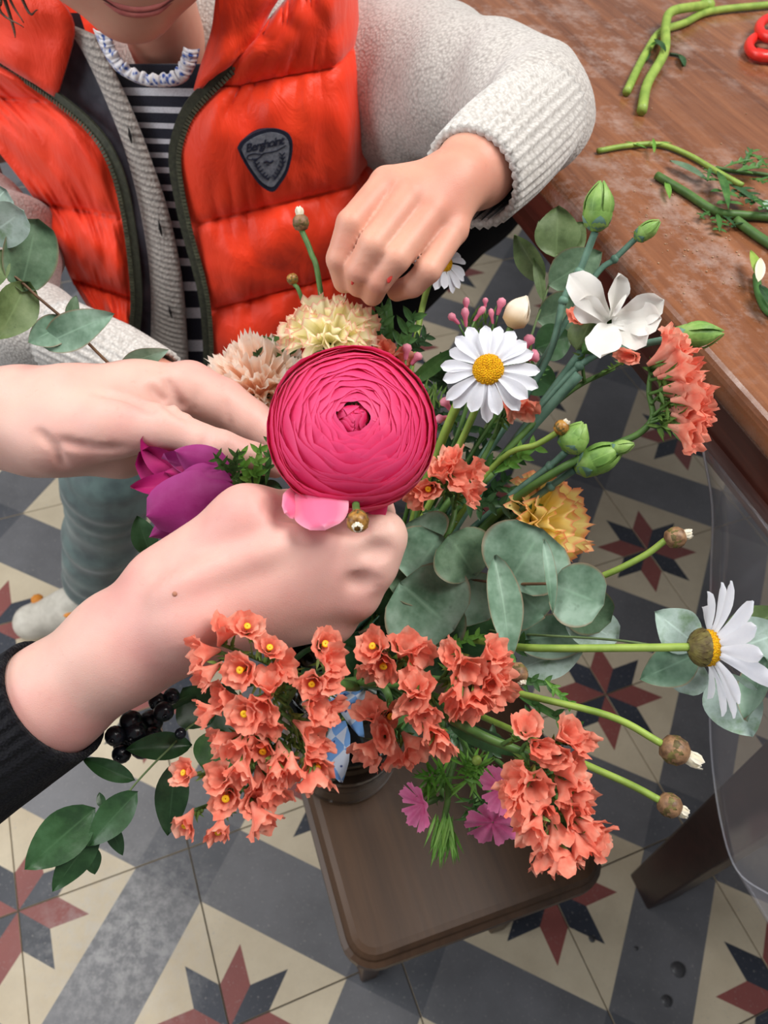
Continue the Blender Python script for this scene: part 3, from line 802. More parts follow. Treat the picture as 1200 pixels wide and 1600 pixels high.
LIN = simple('vest_lining', rgb(62, 62, 70), rgb(48, 48, 56), 90, 0.42, bump=0.4, bscale=60, bdist=0.002)
patch('lining', [(76, 20), (60, 130), (118, 200), (160, 270), (184, 350), (194, 450), (188, 560), (188, 600)], [(124, 20), (160, 130), (190, 215), (212, 285), (232, 360), (246, 450), (244, 560), (244, 600)], LIN, 0.002, 6, 40, thick=0.0)
# frilled floral collar
N = Nodes('floral_cotton'); vo = N.n('TexVoronoi', Scale=240.0); N.l(N.tc.outputs['Object'], vo.inputs['Vector'])
N.color(N.ramp(N.mix(0.5, vo.outputs['Distance'], N.noise(300, 2)), [(0.36, rgb(60, 88, 160)), (0.47, rgb(205, 206, 216)), (0.6, rgb(226, 222, 222))])); N.set(0.8, 0.2); FLORAL = N.mat
fr_path = smooth_line([(146, 44), (160, 78), (184, 112), (232, 134), (284, 130), (304, 104), (312, 76)], 10)
def frill(u, v):
    x, y = edge(fr_path, v)
    w = (math.sin(v * 150 + u) * 0.0011 + math.sin(v * 61 + 1) * 0.0010) * (.2 + .8 * u)
    p = TS(x, y, 0.010 + w + 0.004 * u)
    c = TS(232, 70, 0.01)
    return p + (c - p) * (0.30 * u) + A([0, -0.003 * math.sin(math.pi * u), 0]) + A([0, 0, 0.0010 * math.sin(v * 97) * u])
V_, F_ = grid(frill, 6, 260); fo = obj('frilled_collar', V_, F_, FLORAL, child); modify(fo, 'SOLIDIFY', thickness=0.0006)
# quilted vest
N = Nodes('orange_nylon')
cr = N.n('TexNoise', Scale=34.0, Detail=5.0, Roughness=0.6, Distortion=0.6); N.l(N.coord((1.0, 1.0, 0.5)), cr.inputs['Vector'])
N.color(N.ramp(N.noise(20, 3), [(0.3, rgb(240, 62, 22)), (0.7, rgb(230, 52, 18))])); N.bump(cr.outputs['Fac'], 0.5, 0.006); N.set(0.5, 0.28, sheen=0.15); ORANGE = N.mat
ZIP_R = [(398, 64), (345, 116), (296, 168), (276, 215), (272, 262), (288, 350), (318, 470), (326, 600)]
ZIP_L = [(-30, 76), (60, 132), (140, 196), (180, 258), (202, 345), (214, 450), (212, 510), (203, 560)]
def vest_panel(name, rows, wrap, zl, nseg=20):
    """rows: seam lines (inner pixel, outer pixel); cloth puffs between seams and wraps round the side"""
    inn = smooth_line([r[0] for r in rows], nseg); out = smooth_line([r[1] for r in rows], nseg)
    zl = smooth_line(zl, 10); zy = [q[1] for q in zl]; zx = [q[0] for q in zl]
    inn = [(float(np.interp(q[1], zy, zx)), q[1]) for q in inn]
    nv = len(inn) - 1; nu = 64
    def fn(u, v):
        i = int(round(v * nv)); fr = (i % nseg) / nseg
        pf = math.sin(math.pi * fr) ** 0.55 if 0 < fr < 1 else 0.0
        a, b = inn[i], out[i]
        w = min(1, u / 0.72)
        x, y = a[0] * (1 - w) + b[0] * w, a[1] * (1 - w) + b[1] * w
        rk = noise.noise(Vector((u * 7 + v * 5, v * 9 - u * 4, 3.1))) * 0.0060 + (1 - pf ** 3) * 0.0050 * noise.noise(Vector((u * 30 + 4 * v, v * 7, 1.7 + wrap))) + 0.0018 * noise.noise(Vector((u * 10 - v * 14, v * 14, 9.2)))
        ed_ = min(1, u / .16) ** 0.7
        p = TS(x, y, 0.008 + (0.020 * pf + rk) * ed_)
        if u > 0.72:
            q = (u - 0.72) / 0.28
            p = p + A([wrap * 0.012 * math.sin(q * math.pi), 0.12 * q, -0.002 * q])
        return p
    V, Fc = grid(fn, nu, nv)
    o = obj(name, V, Fc, ORANGE, vest); modify(o, 'SOLIDIFY', thickness=0.003, offset=-1); return o
vest = patch('vest', [(-60, -80), (-60, -60)], [(-40, -80), (-40, -60)], ORANGE, 0.0, 2, 2, thick=0.002)
vest.data.clear_geometry()
# the vest's back carries the two front panels
def back(u, v):
    a = math.pi * (0.02 + 0.96 * u); z = 0.53 + 0.27 * v
    pf = math.sin(math.pi * ((v * 4) % 1)) ** 0.6 * 0.014
    return A([XC + (0.142 + pf) * math.cos(a), 0.715 + (0.10 + pf) * math.sin(a), z])
V_, F_ = grid(back, 24, 40)
me = bpy.data.meshes.new('vest'); me.from_pydata([tuple(A(v) - origin(vest)) for v in V_], [], F_); me.materials.append(ORANGE)
me.polygons.foreach_set('use_smooth', [True] * len(me.polygons)); vest.data = me
vest['label'] = 'orange quilted padded vest'
RP = [((400, 60), (505, -50)), ((345, 118), (520, 92)), ((280, 232), (536, 196)), ((290, 356), (548, 292)), ((320, 480), (556, 420)), ((326, 590), (560, 540))]
RP = [RP[0], RP[1], RP[3], RP[4], RP[5]]
LPN = [((-60, 60), (-150, 60)), ((60, 142), (-95, 150)), ((188, 342), (48, 316)), ((212, 470), (108, 436)), ((205, 548), (166, 524))]
def zip_rows(rows, zl):
    return rows
pr = vest_panel('front_panel', [((396, 64), (508, -60)), ((322, 142), (520, 106)), ((289, 354), (547, 292)), ((321, 486), (556, 424)), ((326, 600), (560, 560))], 1, ZIP_R)
pl = vest_panel('front_panel', [((-30, 78), (-150, 60)), ((88, 160), (-75, 150)), ((196, 342), (58, 318)), ((214, 470), (112, 438)), ((203, 552), (170, 530))], -1, ZIP_L)
def collar(name, L, Rr, off):
    return patch(name, L, Rr, ORANGE, off, 10, 14, parent=vest, bulge=0.010, thick=0.004, extra=lambda u, v: noise.noise(Vector((u * 4, v * 4, 8))) * 0.006)
collar('collar', [(-80, -60), (-60, 20), (-30, 76)], [(60, -40), (114, 40), (90, 152)], 0.016)
collar('collar', [(345, -60), (332, 40), (306, 142)], [(470, -60), (425, 10), (396, 70)], 0.018)
# zips
OLIVE = simple('zip_tape', rgb(64, 66, 52), rgb(48, 50, 40), 300, 0.7); TEETH = simple('zip_teeth', rgb(86, 88, 70), rgb(60, 62, 50), 200, 0.4)
def zipper(line, side, off):
    ln = smooth_line(line, 10)
    pts = [TS(x, y, off) for x, y in ln]
    mb = MB(); V = []; n = len(pts)
    for i, p in enumerate(pts):
        t = unit(pts[min(i + 1, n - 1)] - pts[max(i - 1, 0)]); sd = unit(np.cross(t, A([0, -1, 0.0])))
        V += [p - sd * .0042, p + sd * .0042, p + sd * .0042 + A([0, .003, 0]), p - sd * .0042 + A([0, .003, 0])]
    Fc = []
    for i in range(n - 1):
        for k in range(4): Fc.append((i * 4 + k, i * 4 + (k + 1) % 4, i * 4 + 4 + (k + 1) % 4, i * 4 + 4 + k))
    zt_ = obj('zip_tape', V, Fc, OLIVE, vest, smooth=False)
    L = np.cumsum([0] + [np.linalg.norm(pts[i + 1] - pts[i]) for i in range(n - 1)])
    for d in np.arange(0.002, L[-1], 0.0031):
        i = min(np.searchsorted(L, d) - 1, n - 2); f = (d - L[i]) / (L[i + 1] - L[i]); p = pts[i] * (1 - f) + pts[i + 1] * f
        t = unit(pts[i + 1] - pts[i]); sd = unit(np.cross(t, A([0, -1, 0]))) * side; nn_ = np.cross(t, sd)
        c = p + sd * .0042 + A([0, -.0006, 0])
        v = [c + t * a * .0010 + sd * b * .0019 + A([0, -1, 0]) * q * .0010 for a in (-1, 1) for b in (-1, 1) for q in (-1, 1)]
        mb.add(v, [(0, 1, 3, 2), (4, 6, 7, 5), (0, 4, 5, 1), (2, 3, 7, 6), (0, 2, 6, 4), (1, 5, 7, 3)])
    o = mb.obj('zip_teeth', TEETH, zt_, smooth=False, loc=origin(vest), kind='stuff')
zipper(ZIP_R, -1, 0.021)
zipper(ZIP_L, 1, 0.019)
# shield badge
BR = BVHTree.FromObject(pr, bpy.context.evaluated_depsgraph_get()) if False else None
prv = [pr.matrix_basis @ v.co + child.location + vest.location for v in pr.data.vertices]
prv = [A(v.co) + origin(pr) for v in pr.data.vertices]
PB = BVHTree.FromPolygons([tuple(v) for v in prv], [tuple(p.vertices) for p in pr.data.polygons])
BADGE = simple('badge_border', rgb(26, 30, 50), rgb(18, 20, 36), 300, 0.9, bump=0.6, bscale=900); BADG2 = simple('badge_cloth', rgb(112, 114, 122), rgb(88, 90, 100), 420, 0.95, bump=0.6, bscale=1200)
ob = smooth_line([(371, 232), (378, 221), (398, 208), (424, 201), (446, 206), (456, 218), (457, 238), (450, 268), (438, 288), (426, 300), (408, 291), (392, 271), (378, 248), (371, 232)], 4)[:-1]
bc = (418, 245)
cen = on(PB, bc[0], bc[1], .001)
bn = unit(np.cross(on(PB, 440, 245) - on(PB, 396, 245), on(PB, 418, 270) - on(PB, 418, 222)))
if bn @ (CAM - cen) < 0: bn = -bn
def on_plane(x, y, off):
    d = CF + (x - 600) / F * CR + (y - 800) / F * CD
    q = cen + bn * off
    return CAM + d * (((q - CAM) @ bn) / (d @ bn))
def disc_patch(scale, off, th, mat, name, parent):
    rim = [on_plane(bc[0] + (x - bc[0]) * scale, bc[1] + (y - bc[1]) * scale, off) for x, y in ob]
    n = len(rim); V = rim + [p - bn * th for p in rim]; Fc = [tuple(range(n))] + [(k, n + k, n + (k + 1) % n, (k + 1) % n) for k in range(n)]
    return obj(name, V, Fc, mat, parent, smooth=False)
bd = disc_patch(1.0, .0065, .012, BADGE, 'badge', vest); bd['label'] = 'grey shield badge with a navy border'
disc_patch(0.86, .0072, .001, BADG2, 'badge_cloth', bd)
def badge_line(pts, r, n=5):
    V, Fc = tube([on_plane(x, y, .0076) for x, y in smooth_line(pts, n)], R(r, .57), 5); obj('embroidery', V, Fc, BADGE, bd, loc=origin(bd))
badge_line([(386, 246), (389, 242), (397, 240), (408, 241), (413, 239)], .9); badge_line([(386, 246), (388, 249), (396, 249), (405, 246), (414, 239), (430, 236), (447, 227)], .8)
for sg, pts in ((1, [(398, 252), (403, 264), (411, 275), (420, 281)]), (-1, [(441, 243), (442, 257), (436, 270), (429, 280)])):
    badge_line(pts, 1.4)
    for i in range(7):
        x, y = edge(pts, i / 6.5)
        badge_line([(x, y), (x - 4 * sg, y + 1.5 - 6)], 1.1, 2); badge_line([(x, y), (x + 5 * sg, y - 4)], 1.1, 2)
badge_line([(412, 254), (417, 252), (422, 254), (427, 251)], 1.6); badge_line([(416, 257), (420, 258)], 1.2, 2)
txt = bpy.data.curves.new('badge_lettering', 'FONT'); txt.body = 'Berghoint'; txt.size = 0.0085; txt.shear = 0.35; txt.extrude = 0.0003; txt.space_character = 0.82; txt.offset = 0.0001
to = bpy.data.objects.new('badge_lettering', txt); COL.objects.link(to)
dg = bpy.context.evaluated_depsgraph_get(); tm = bpy.data.meshes.new_from_object(to.evaluated_get(dg)); bpy.data.objects.remove(to)
tx = unit(on_plane(446, 222, 0) - on_plane(384, 236, 0)); ty = np.cross(bn, tx); t0_ = on_plane(384, 238, .0074)
tv = np.array([v.co[:] for v in tm.vertices]); wx_ = tv[:, 0].max(); full = np.linalg.norm(on_plane(446, 222, 0) - on_plane(384, 236, 0))
tv = t0_ + np.outer(tv[:, 0] * full / wx_, tx) + np.outer(tv[:, 1], ty) + np.outer(tv[:, 2], bn)
obj('badge_lettering', tv, [tuple(p.vertices) for p in tm.polygons], BADGE, bd, smooth=False, loc=origin(bd))
# trousers and shoes
TROU = simple('green_grey_trousers', rgb(92, 112, 110), rgb(66, 80, 82), 40, 0.55, bump=0.4, bscale=160, sheen=0.3)
s = SDF(0.004)
for a, b, c in ((hipR, kneeR, ankR), (hipL, kneeL, ankL)):
    s.chain([(A([XC, .71, .50]), .085), (a, .072), (b, .050), (c, .045)], 0.02)
V_, F_ = s.mesh(folds((kneeR, ankR), 0.0035, 95)); V_ = relax(V_, F_, 2)
tro = obj('trousers', V_, F_, TROU, child); tro['label'] = 'grey-green trousers'
SHOE = simple('white_shoe', rgb(214, 208, 196), rgb(190, 184, 172), 60, 0.5); SOCK = simple('dark_sock', rgb(60, 44, 40), None, 80, 0.9); ORB = simple('orange_flower', rgb(222, 140, 50), None, 80, 0.6)
for ank, toe in ((ankR, PZ(92, 958, 0.03)), (ankL, ankL + A([.02, -.12, -.02]))):
    g0 = A([ank[0], ank[1], 0.0]); d = unit((toe - g0) * A([1, 1, 0]))
    s = SDF(0.003); s.chain([(g0 - d * .015 + A([0, 0, .034]), .032), (g0 + d * .05 + A([0, 0, .032]), .030), (g0 + d * .105 + A([0, 0, .026]), .026)], 0.012)
    s.ell(g0 + A([0, 0, .055]), A([.030, .034, .03]), k=.01); s.ell(g0 + A([0, 0, .095]), A([.022, .024, .03]), k=.004, sub=True)
    V_, F_ = s.mesh(); V_[:, 2] = np.maximum(V_[:, 2], 0.001); sh = obj('shoe', V_, F_, SHOE, child)
    V_, F_ = tube([g0 + A([0, 0, .03]), ank + A([0, 0, .03])], .026, 16); obj('sock', V_, F_, SOCK, child)
    for (fx, fy) in ((.035, .018), (.07, -.006), (.09, .02), (.05, -.02)):
        sd = np.cross(d, up_)
        p = g0 + d * fx + sd * fy + A([0, 0, .058 - fx * .1])
        V_, F_ = ball(p, (.009, .009, .004), 8, 5); obj('flower_motif', V_, F_, ORB, sh, loc=origin(sh))
# somebody seated behind the child: one black-trousered leg in view
other = thing('person', 'seated person behind the child, only one black-trousered leg in view', 'person', A([0.02, 0.72, 0]))
BLK = knit_mat('black_denim', rgb(20, 20, 26), rgb(12, 12, 16), (1, 0, 0), 0, 0.3, 0.85, 800, 0.02)
s = SDF(0.005)
kn = P(496, 520, .82); hp_ = P(725, 285, .96)
s.chain([(hp_ + (hp_ - kn) * .5, .085), (hp_, .078), (kn, .064), (kn + A([0, .06, -.20]), .055), (A([kn[0], kn[1] + .09, .07]), .045)], 0.02)
V_, F_ = s.mesh(); obj('trouser_leg', V_, F_, BLK, other)
s = SDF(0.004); g0 = A([kn[0], kn[1] + .09, 0]); s.chain([(g0 + A([0, .03, .04]), .036), (g0 + A([0, -.12, .03]), .028)], 0.01); V_, F_ = s.mesh(); V_[:, 2] = np.maximum(V_[:, 2], 0.001); obj('shoe', V_, F_, BLK, other)
# ------------------------------------------------------------------ foliage and flower helpers
def leaf_mat(name, c1, c2, c3, rough=0.5, thin=0.25, spec=0.4, scale=70, edge=None):
    N = Nodes(name)
    f = N.noise(scale, 4, 0.62); g = N.noise(scale * 5, 2, 0.6)
    col = N.ramp(f, [(0.36, c1), (0.5, c2), (0.66, c3)])
    col = N.mix(N.ramp(g, [(0.66, (0, 0, 0, 1)), (0.8, (.35, .35, .35, 1))]), col, tuple(v * .45 for v in c1[:3]) + (1,))
    rib = N.attr('rib')
    col = N.mix(N.ramp(rib, [(0.0, (.55, .55, .55, 1)), (0.07, (0, 0, 0, 1))]), col, tuple(min(1, v * 1.5 + .02) for v in c2[:3]) + (1,))
    if edge: col = N.mix(N.ramp(rib, [(0.90, (0, 0, 0, 1)), (1.0, (.8, .8, .8, 1))]), col, edge)
    N.color(col); N.set(rough, spec); N.bump(N.mix(0.5, f, g), 0.25, 0.0008)
    tr = N.n('BsdfTranslucent'); N.l(col, tr.inputs[0]); mx = N.n('MixShader', Fac=thin)
    N.l(N.b.outputs[0], mx.inputs[1]); N.l(tr.outputs[0], mx.inputs[2]); N.l(mx.outputs[0], N.out.inputs[0])
    return N.mat
EUC = leaf_mat('eucalyptus_leaf', rgb(78, 110, 86), rgb(112, 142, 120), rgb(148, 174, 156), 0.48, 0.10, scale=45, edge=rgb(140, 110, 86))
EUCD = leaf_mat('eucalyptus_leaf_dark', rgb(70, 96, 72), rgb(92, 120, 92), rgb(112, 138, 112), 0.55, 0.15, edge=rgb(120, 104, 80))
EUCP = leaf_mat('eucalyptus_leaf_pale', rgb(150, 172, 160), rgb(172, 192, 184), rgb(120, 148, 116), 0.6, 0.12)
DARKL = leaf_mat('dark_green_leaf', rgb(34, 62, 34), rgb(46, 78, 44), rgb(58, 92, 58), 0.35, 0.15)
MIDL = leaf_mat('mid_green_leaf', rgb(52, 92, 44), rgb(70, 114, 56), rgb(92, 134, 70), 0.45, 0.25)
OLIVEL = leaf_mat('olive_green_leaf', rgb(84, 104, 62), rgb(104, 126, 80), rgb(122, 142, 96), 0.5, 0.2)
BRIGHT = leaf_mat('bright_green_leaf', rgb(74, 128, 40), rgb(104, 158, 60), rgb(130, 176, 84), 0.45, 0.3)
STEM_Y = simple('yellow_green_stem', rgb(146, 170, 78), rgb(120, 148, 62), 90, 0.45)
STEM_G = simple('green_stem', rgb(84, 118, 58), rgb(64, 96, 46), 90, 0.5)
STEM_B = simple('blue_green_stem', rgb(104, 140, 122), rgb(78, 112, 96), 90, 0.55)
STEM_D = simple('dark_green_stem', rgb(48, 78, 42), rgb(36, 60, 34), 90, 0.5)
TWIG = simple('brown_twig', rgb(112, 86, 62), rgb(86, 62, 46), 120, 0.6)
def w_oval(v): return math.sin(math.pi * min(1, max(0, v)) ** 0.85) ** 0.8
def w_round(v): return math.sqrt(max(0, 1 - (2 * v - 1) ** 2)) ** 0.9 * (0.94 + 0.1 * v)
def w_lance(v): return math.sin(math.pi * v ** 0.72) ** 1.1
def w_spoon(v): return (0.25 + 0.75 * min(1, v * 1.7)) * math.sqrt(max(0, 1 - max(0, (v - .55) / .45) ** 3)) if v < 1 else 0.05
def blade(b, tip, w, nrm, shape=w_oval, bend=0.06, cup=0.12, nu=6, nv=10, wave=0.0, seed=0, twist=0.0):
    """curved blade from b to tip; w = half width in metres; nrm = side that is seen"""
    b, tip = A(b), A(tip); ax = tip - b; L = np.linalg.norm(ax); axu = ax / L
    n = unit(A(nrm) - axu * (A(nrm) @ axu)); sd = np.cross(axu, n)
    V = []; rib = []
    for j in range(nv + 1):
        v = j / nv; ww = w * shape(v); a = twist * (v - .5); n2 = n * math.cos(a) + sd * math.sin(a); s2 = np.cross(axu, n2)
        for i in range(nu + 1):
            u = 2 * i / nu - 1
            wv = wave * w * math.sin(v * 11 + seed + (2 if u > 0 else 0)) * abs(u) ** 2
            V.append(b + ax * v + s2 * u * ww + n2 * (bend * L * math.sin(math.pi * v) + cup * w * (abs(u) ** 1.6) - 0.02 * w * (abs(u) < .1) + wv))
            rib.append(max(abs(u), (abs(2 * v - 1)) ** 6 if v > .5 else 0))
    Fc = [(j * (nu + 1) + i, j * (nu + 1) + i + 1, (j + 1) * (nu + 1) + i + 1, (j + 1) * (nu + 1) + i) for j in range(nv) for i in range(nu)]
    return V, Fc, rib
def tilt(nrm, ax, deg):
    ax = unit(ax); q = math.radians(deg); nrm = A(nrm)
    return nrm * math.cos(q) + np.cross(ax, nrm) * math.sin(q)
def leaf(parent, b, tip, wpx, mat, roll=0, name='leaf', shape=w_oval, **k):
    B, TT = P(*b), P(*tip); t = (b[2] + tip[2]) / 2
    nrm = tilt(unit(CAM - (B + TT) / 2), TT - B, roll)
    V, Fc, rib = blade(B, TT, R(wpx, t), nrm, shape, seed=random.random() * 6, **k)
    return obj(name, V, Fc, mat, parent, attr={'rib': rib})
def stem(parent, pts, rpx, mat, name='stem', n=8, seg=8, world=False, rr=None):
    pp = [A(p) if world else P(*p) for p in pts]
    rad = rr if rr is not None else [R(q, pts[0][2]) for q in (rpx if isinstance(rpx, (list, tuple)) else [rpx])]
    V, Fc = tube(catmull(pp, n), rad if len(rad) > 1 else rad[0], seg)
    return obj(name, V, Fc, mat, parent)
_g = [0]
def gather():
    """where a stem ends up: through the neck of the vase, down into the water"""
    _g[0] += 1; a = _g[0] * 2.399; r = VR * 0.62 * math.sqrt(((_g[0] * 0.618) % 1))
    top_ = VT + A([r * math.cos(a) * .8, r * math.sin(a) * .8, 0.012])
    bot = vb + A([-r * math.cos(a) * 0.75, -r * math.sin(a) * 0.75, 0.016])
    return top_, bot
def full_stem(parent, head, via, r, mat, gath=True, name='stem'):
    """head point -> pixel via points -> vase"""
    pts = [A(head)] + [P(*v) for v in via]
    if gath:
        g0_, g1_ = gather(); pts += [g0_, g1_]
    V, Fc = tube(catmull(pts, 7), r, 8); return obj(name, V, Fc, mat, parent)
def lobed(parent, b, tip, wpx, mat, roll=0, n=3, name='leaf'):
    """deeply cut daisy leaf: a midrib blade with side lobes, one mesh"""
    B, TT = P(*b), P(*tip); t = (b[2] + tip[2]) / 2; w = R(wpx, t)
    ax = TT - B; nrm = unit(tilt(unit(CAM - (B + TT) / 2), ax, roll)); nrm = unit(nrm - unit(ax) * (nrm @ unit(ax))); sd = np.cross(unit(ax), nrm)
    V, Fc, rib = blade(B, TT, w * .34, nrm, w_oval, 0.05, 0.2, 4, 6)
    V = list(V); rib = list(rib)
    for k in range(n):
        for sg in (-1, 1):
            v = 0.28 + 0.5 * k / max(1, n - 1) + (0.05 if sg > 0 else 0)
            p = B + ax * v + nrm * 0.05 * np.linalg.norm(ax) * math.sin(math.pi * v)
            e = p + (unit(ax) * 0.75 + sd * sg) * w * (0.95 - 0.3 * abs(v - .5)) * random.uniform(.8, 1.1) + nrm * w * random.uniform(-.15, .25)
            v2, f2, r2 = blade(p - (e - p) * .15, e, w * .23, nrm, w_oval, 0.05, 0.2, 2, 4)
            o_ = len(V); V += v2; rib += r2; Fc = Fc + [tuple(q + o_ for q in f) for f in f2]
    return obj(name, V, Fc, mat, parent, attr={'rib': rib})

# ------------------------------------------------------------------ the pink ranunculus
def petal_mat(name, c0, c1, rough=0.5, thin=0.3, streak=None, scale=60, e0=0.35, e1=0.9):
    """colour runs from c0 at a petal's middle to c1 at its rim (the petal's own colouring)"""
    N = Nodes(name); a = N.attr('rib')
    col = N.mix(N.ramp(a, [(e0, (0, 0, 0, 1)), (e1, (1, 1, 1, 1))]), c0, c1)
    f = N.noise(scale, 3)
    col = N.mix(N.ramp(f, [(0.35, (0, 0, 0, 1)), (0.75, (.35, .35, .35, 1))]), col, streak or tuple(v * .75 for v in c0[:3]) + (1,))
    N.color(col); N.set(rough, 0.3, sheen=0.1); N.bump(N.noise(scale * 6, 2), 0.15, 0.0005)
    tr = N.n('BsdfTranslucent'); N.l(col, tr.inputs[0]); mx = N.n('MixShader', Fac=thin)
    N.l(N.b.outputs[0], mx.inputs[1]); N.l(tr.outputs[0], mx.inputs[2]); N.l(mx.outputs[0], N.out.inputs[0])
    return N.mat
RAN = petal_mat('ranunculus_petal', rgb(230, 30, 98), rgb(240, 84, 140), 0.5, 0.35, rgb(218, 22, 84), e0=.6, e1=1.0)
RANP = petal_mat('ranunculus_pale_petal', rgb(236, 112, 150), rgb(242, 160, 184), 0.5, 0.25, e0=.6, e1=1.0)
BUSH = 'flowers and foliage of the bouquet'
ran = thing('ranunculus', 'large hot pink ranunculus with tightly layered petals at the centre of the bouquet', 'flower', vb)
rc = P(550, 672, .330); rax = unit(unit(CAM - rc) - CD * .30 + CR * .05); RM = frame(rax, CR)
RR = R(137, .318)
layers = 18
for k in range(layers):
    f = k / (layers - 1)
    th = math.radians(13 + 58 * f ** 1.1)                 # polar angle where this layer's rim lies
    npet = 4 if k < 3 else (6 if k < 13 else 4)
    Rk = RR * (0.78 + 0.22 * f)
    for q in range(npet):
        a0_ = 2 * math.pi * q / npet + k * 1.1 + random.uniform(-.1, .1); half = math.pi / npet * 1.7
        ph = random.uniform(0, 6); dth = random.uniform(-.085, .085) * (0.3 + f); wob = random.uniform(.015, .04) * (1 + f)
        V = []; rib = []; nu, nv = 12, 7
        for j in range(nv + 1):
            v = j / nv                                    # 0 at the rim, 1 deep below
            for i in range(nu + 1):
                u = 2 * i / nu - 1
                rim = th + dth + 0.10 * (u ** 4) * (0.4 + f) + wob * math.sin(u * 4 + ph)
                tht = rim + (math.radians(116) - rim) * v ** 1.25
                lift = 0.030 * (1 - v) ** 3 - 0.020 * u * u * (1 - v) - 0.016 * (abs(u) > .6) * (abs(u) - .6)
                rad = Rk * (1 + lift * (0.7 + 0.5 * f) + 0.012 * math.sin(u * 7 + ph) * (1 - v))
                az = a0_ + u * half
                flat = 0.66                               # the flower is wider than tall
                V.append(rc + RM @ A([rad * math.sin(tht) * math.cos(az), rad * math.sin(tht) * math.sin(az), rad * math.cos(tht) * flat]))
                rib.append(1 - v * 1.6 if v < .6 else 0)
        Fc = [(j * (nu + 1) + i, (j + 1) * (nu + 1) + i, (j + 1) * (nu + 1) + i + 1, j * (nu + 1) + i + 1) for j in range(nv) for i in range(nu)]
        obj('petal', V, Fc, RAN, ran, attr={'rib': rib})
for q in range(9):       # loose curled heart
    a0_ = q * 2.1; hr_ = .002 + .0007 * q; V, Fc, rib = blade(rc + RM @ A([hr_ * math.cos(a0_), hr_ * math.sin(a0_), RR * .30]), rc + RM @ A([hr_ * .8 * math.cos(a0_ + .4), hr_ * .8 * math.sin(a0_ + .4), RR * (.50 + .008 * (q % 4))]), .0062, RM @ A([math.cos(a0_), math.sin(a0_), .2]), w_spoon, .1, -.5, 6, 6)
    obj('petal', V, Fc, RAN, ran, attr={'rib': rib})
for (b, tp, w, rl, mt) in (((492, 742, .330), (506, 822, .306), 46, 8, RANP), ((470, 770, .332), (448, 800, .312), 22, -20, RANP), ((560, 770, .335), (600, 778, .322), 40, 10, RAN)):
    leaf(ran, b, tp, w, mt, rl, 'petal', w_round, cup=-.25, bend=.08, nu=14, nv=20, wave=.10)
full_stem(ran, rc - rax * .012, [(552, 760, .39), (560, 900, .45)], .0032, STEM_G)
V, Fc = ball(rc - rax * .012, (.018, .018, .008), 14, 6, rax); obj('calyx', V, Fc, STEM_G, ran)

# ------------------------------------------------------------------ purple anemone
ANE = petal_mat('anemone_petal', rgb(128, 14, 92), rgb(140, 30, 106), 0.6, 0.12, rgb(152, 62, 126), 120, .5, 1.0)
ANI = petal_mat('anemone_petal_inside', rgb(156, 0, 88), rgb(146, 0, 90), 0.6, 0.15, None, 90, .5, 1.0)
ane = thing('anemone', 'purple anemone with half-closed petals beside the adult hands', 'flower', vb)
for (b, tp, w, rl, mt, bd, cp) in (
        ((330, 760, .392), (236, 668, .390), 52, 10, ANI, .04, .35), ((300, 770, .390), (222, 704, .386), 34, -20, ANI, .05, .4),
        ((345, 760, .384), (252, 716, .376), 26, 38, ANE, .06, .5), ((350, 764, .382), (204, 764, .372), 26, 24, ANI, .08, .35),
        ((345, 756, .380), (258, 738, .372), 22, -20, ANI, .10, -.3), ((362, 744, .374), (272, 704, .368), 30, -8, ANE, .08, -.4),
        ((364, 752, .370), (268, 752, .364), 30, 10, ANE, .12, -.4), ((366, 758, .368), (228, 806, .358), 46, 4, ANE, .10, -.35), ((360, 770, .372), (232, 840, .366), 30, 0, ANE, .08, -.3)):
    leaf(ane, b, tp, w, mt, rl, 'petal', w_round if w > 33 else w_oval, bend=bd, cup=cp, nu=12, nv=14, wave=.10)
full_stem(ane, P(356, 752, .384), [(400, 790, .41), (470, 900, .46)], .0028, STEM_G)
for tp in ((332, 706, .362), (372, 700, .366)): lobed(ane, (362, 748, .378), tp, 16, MIDL)

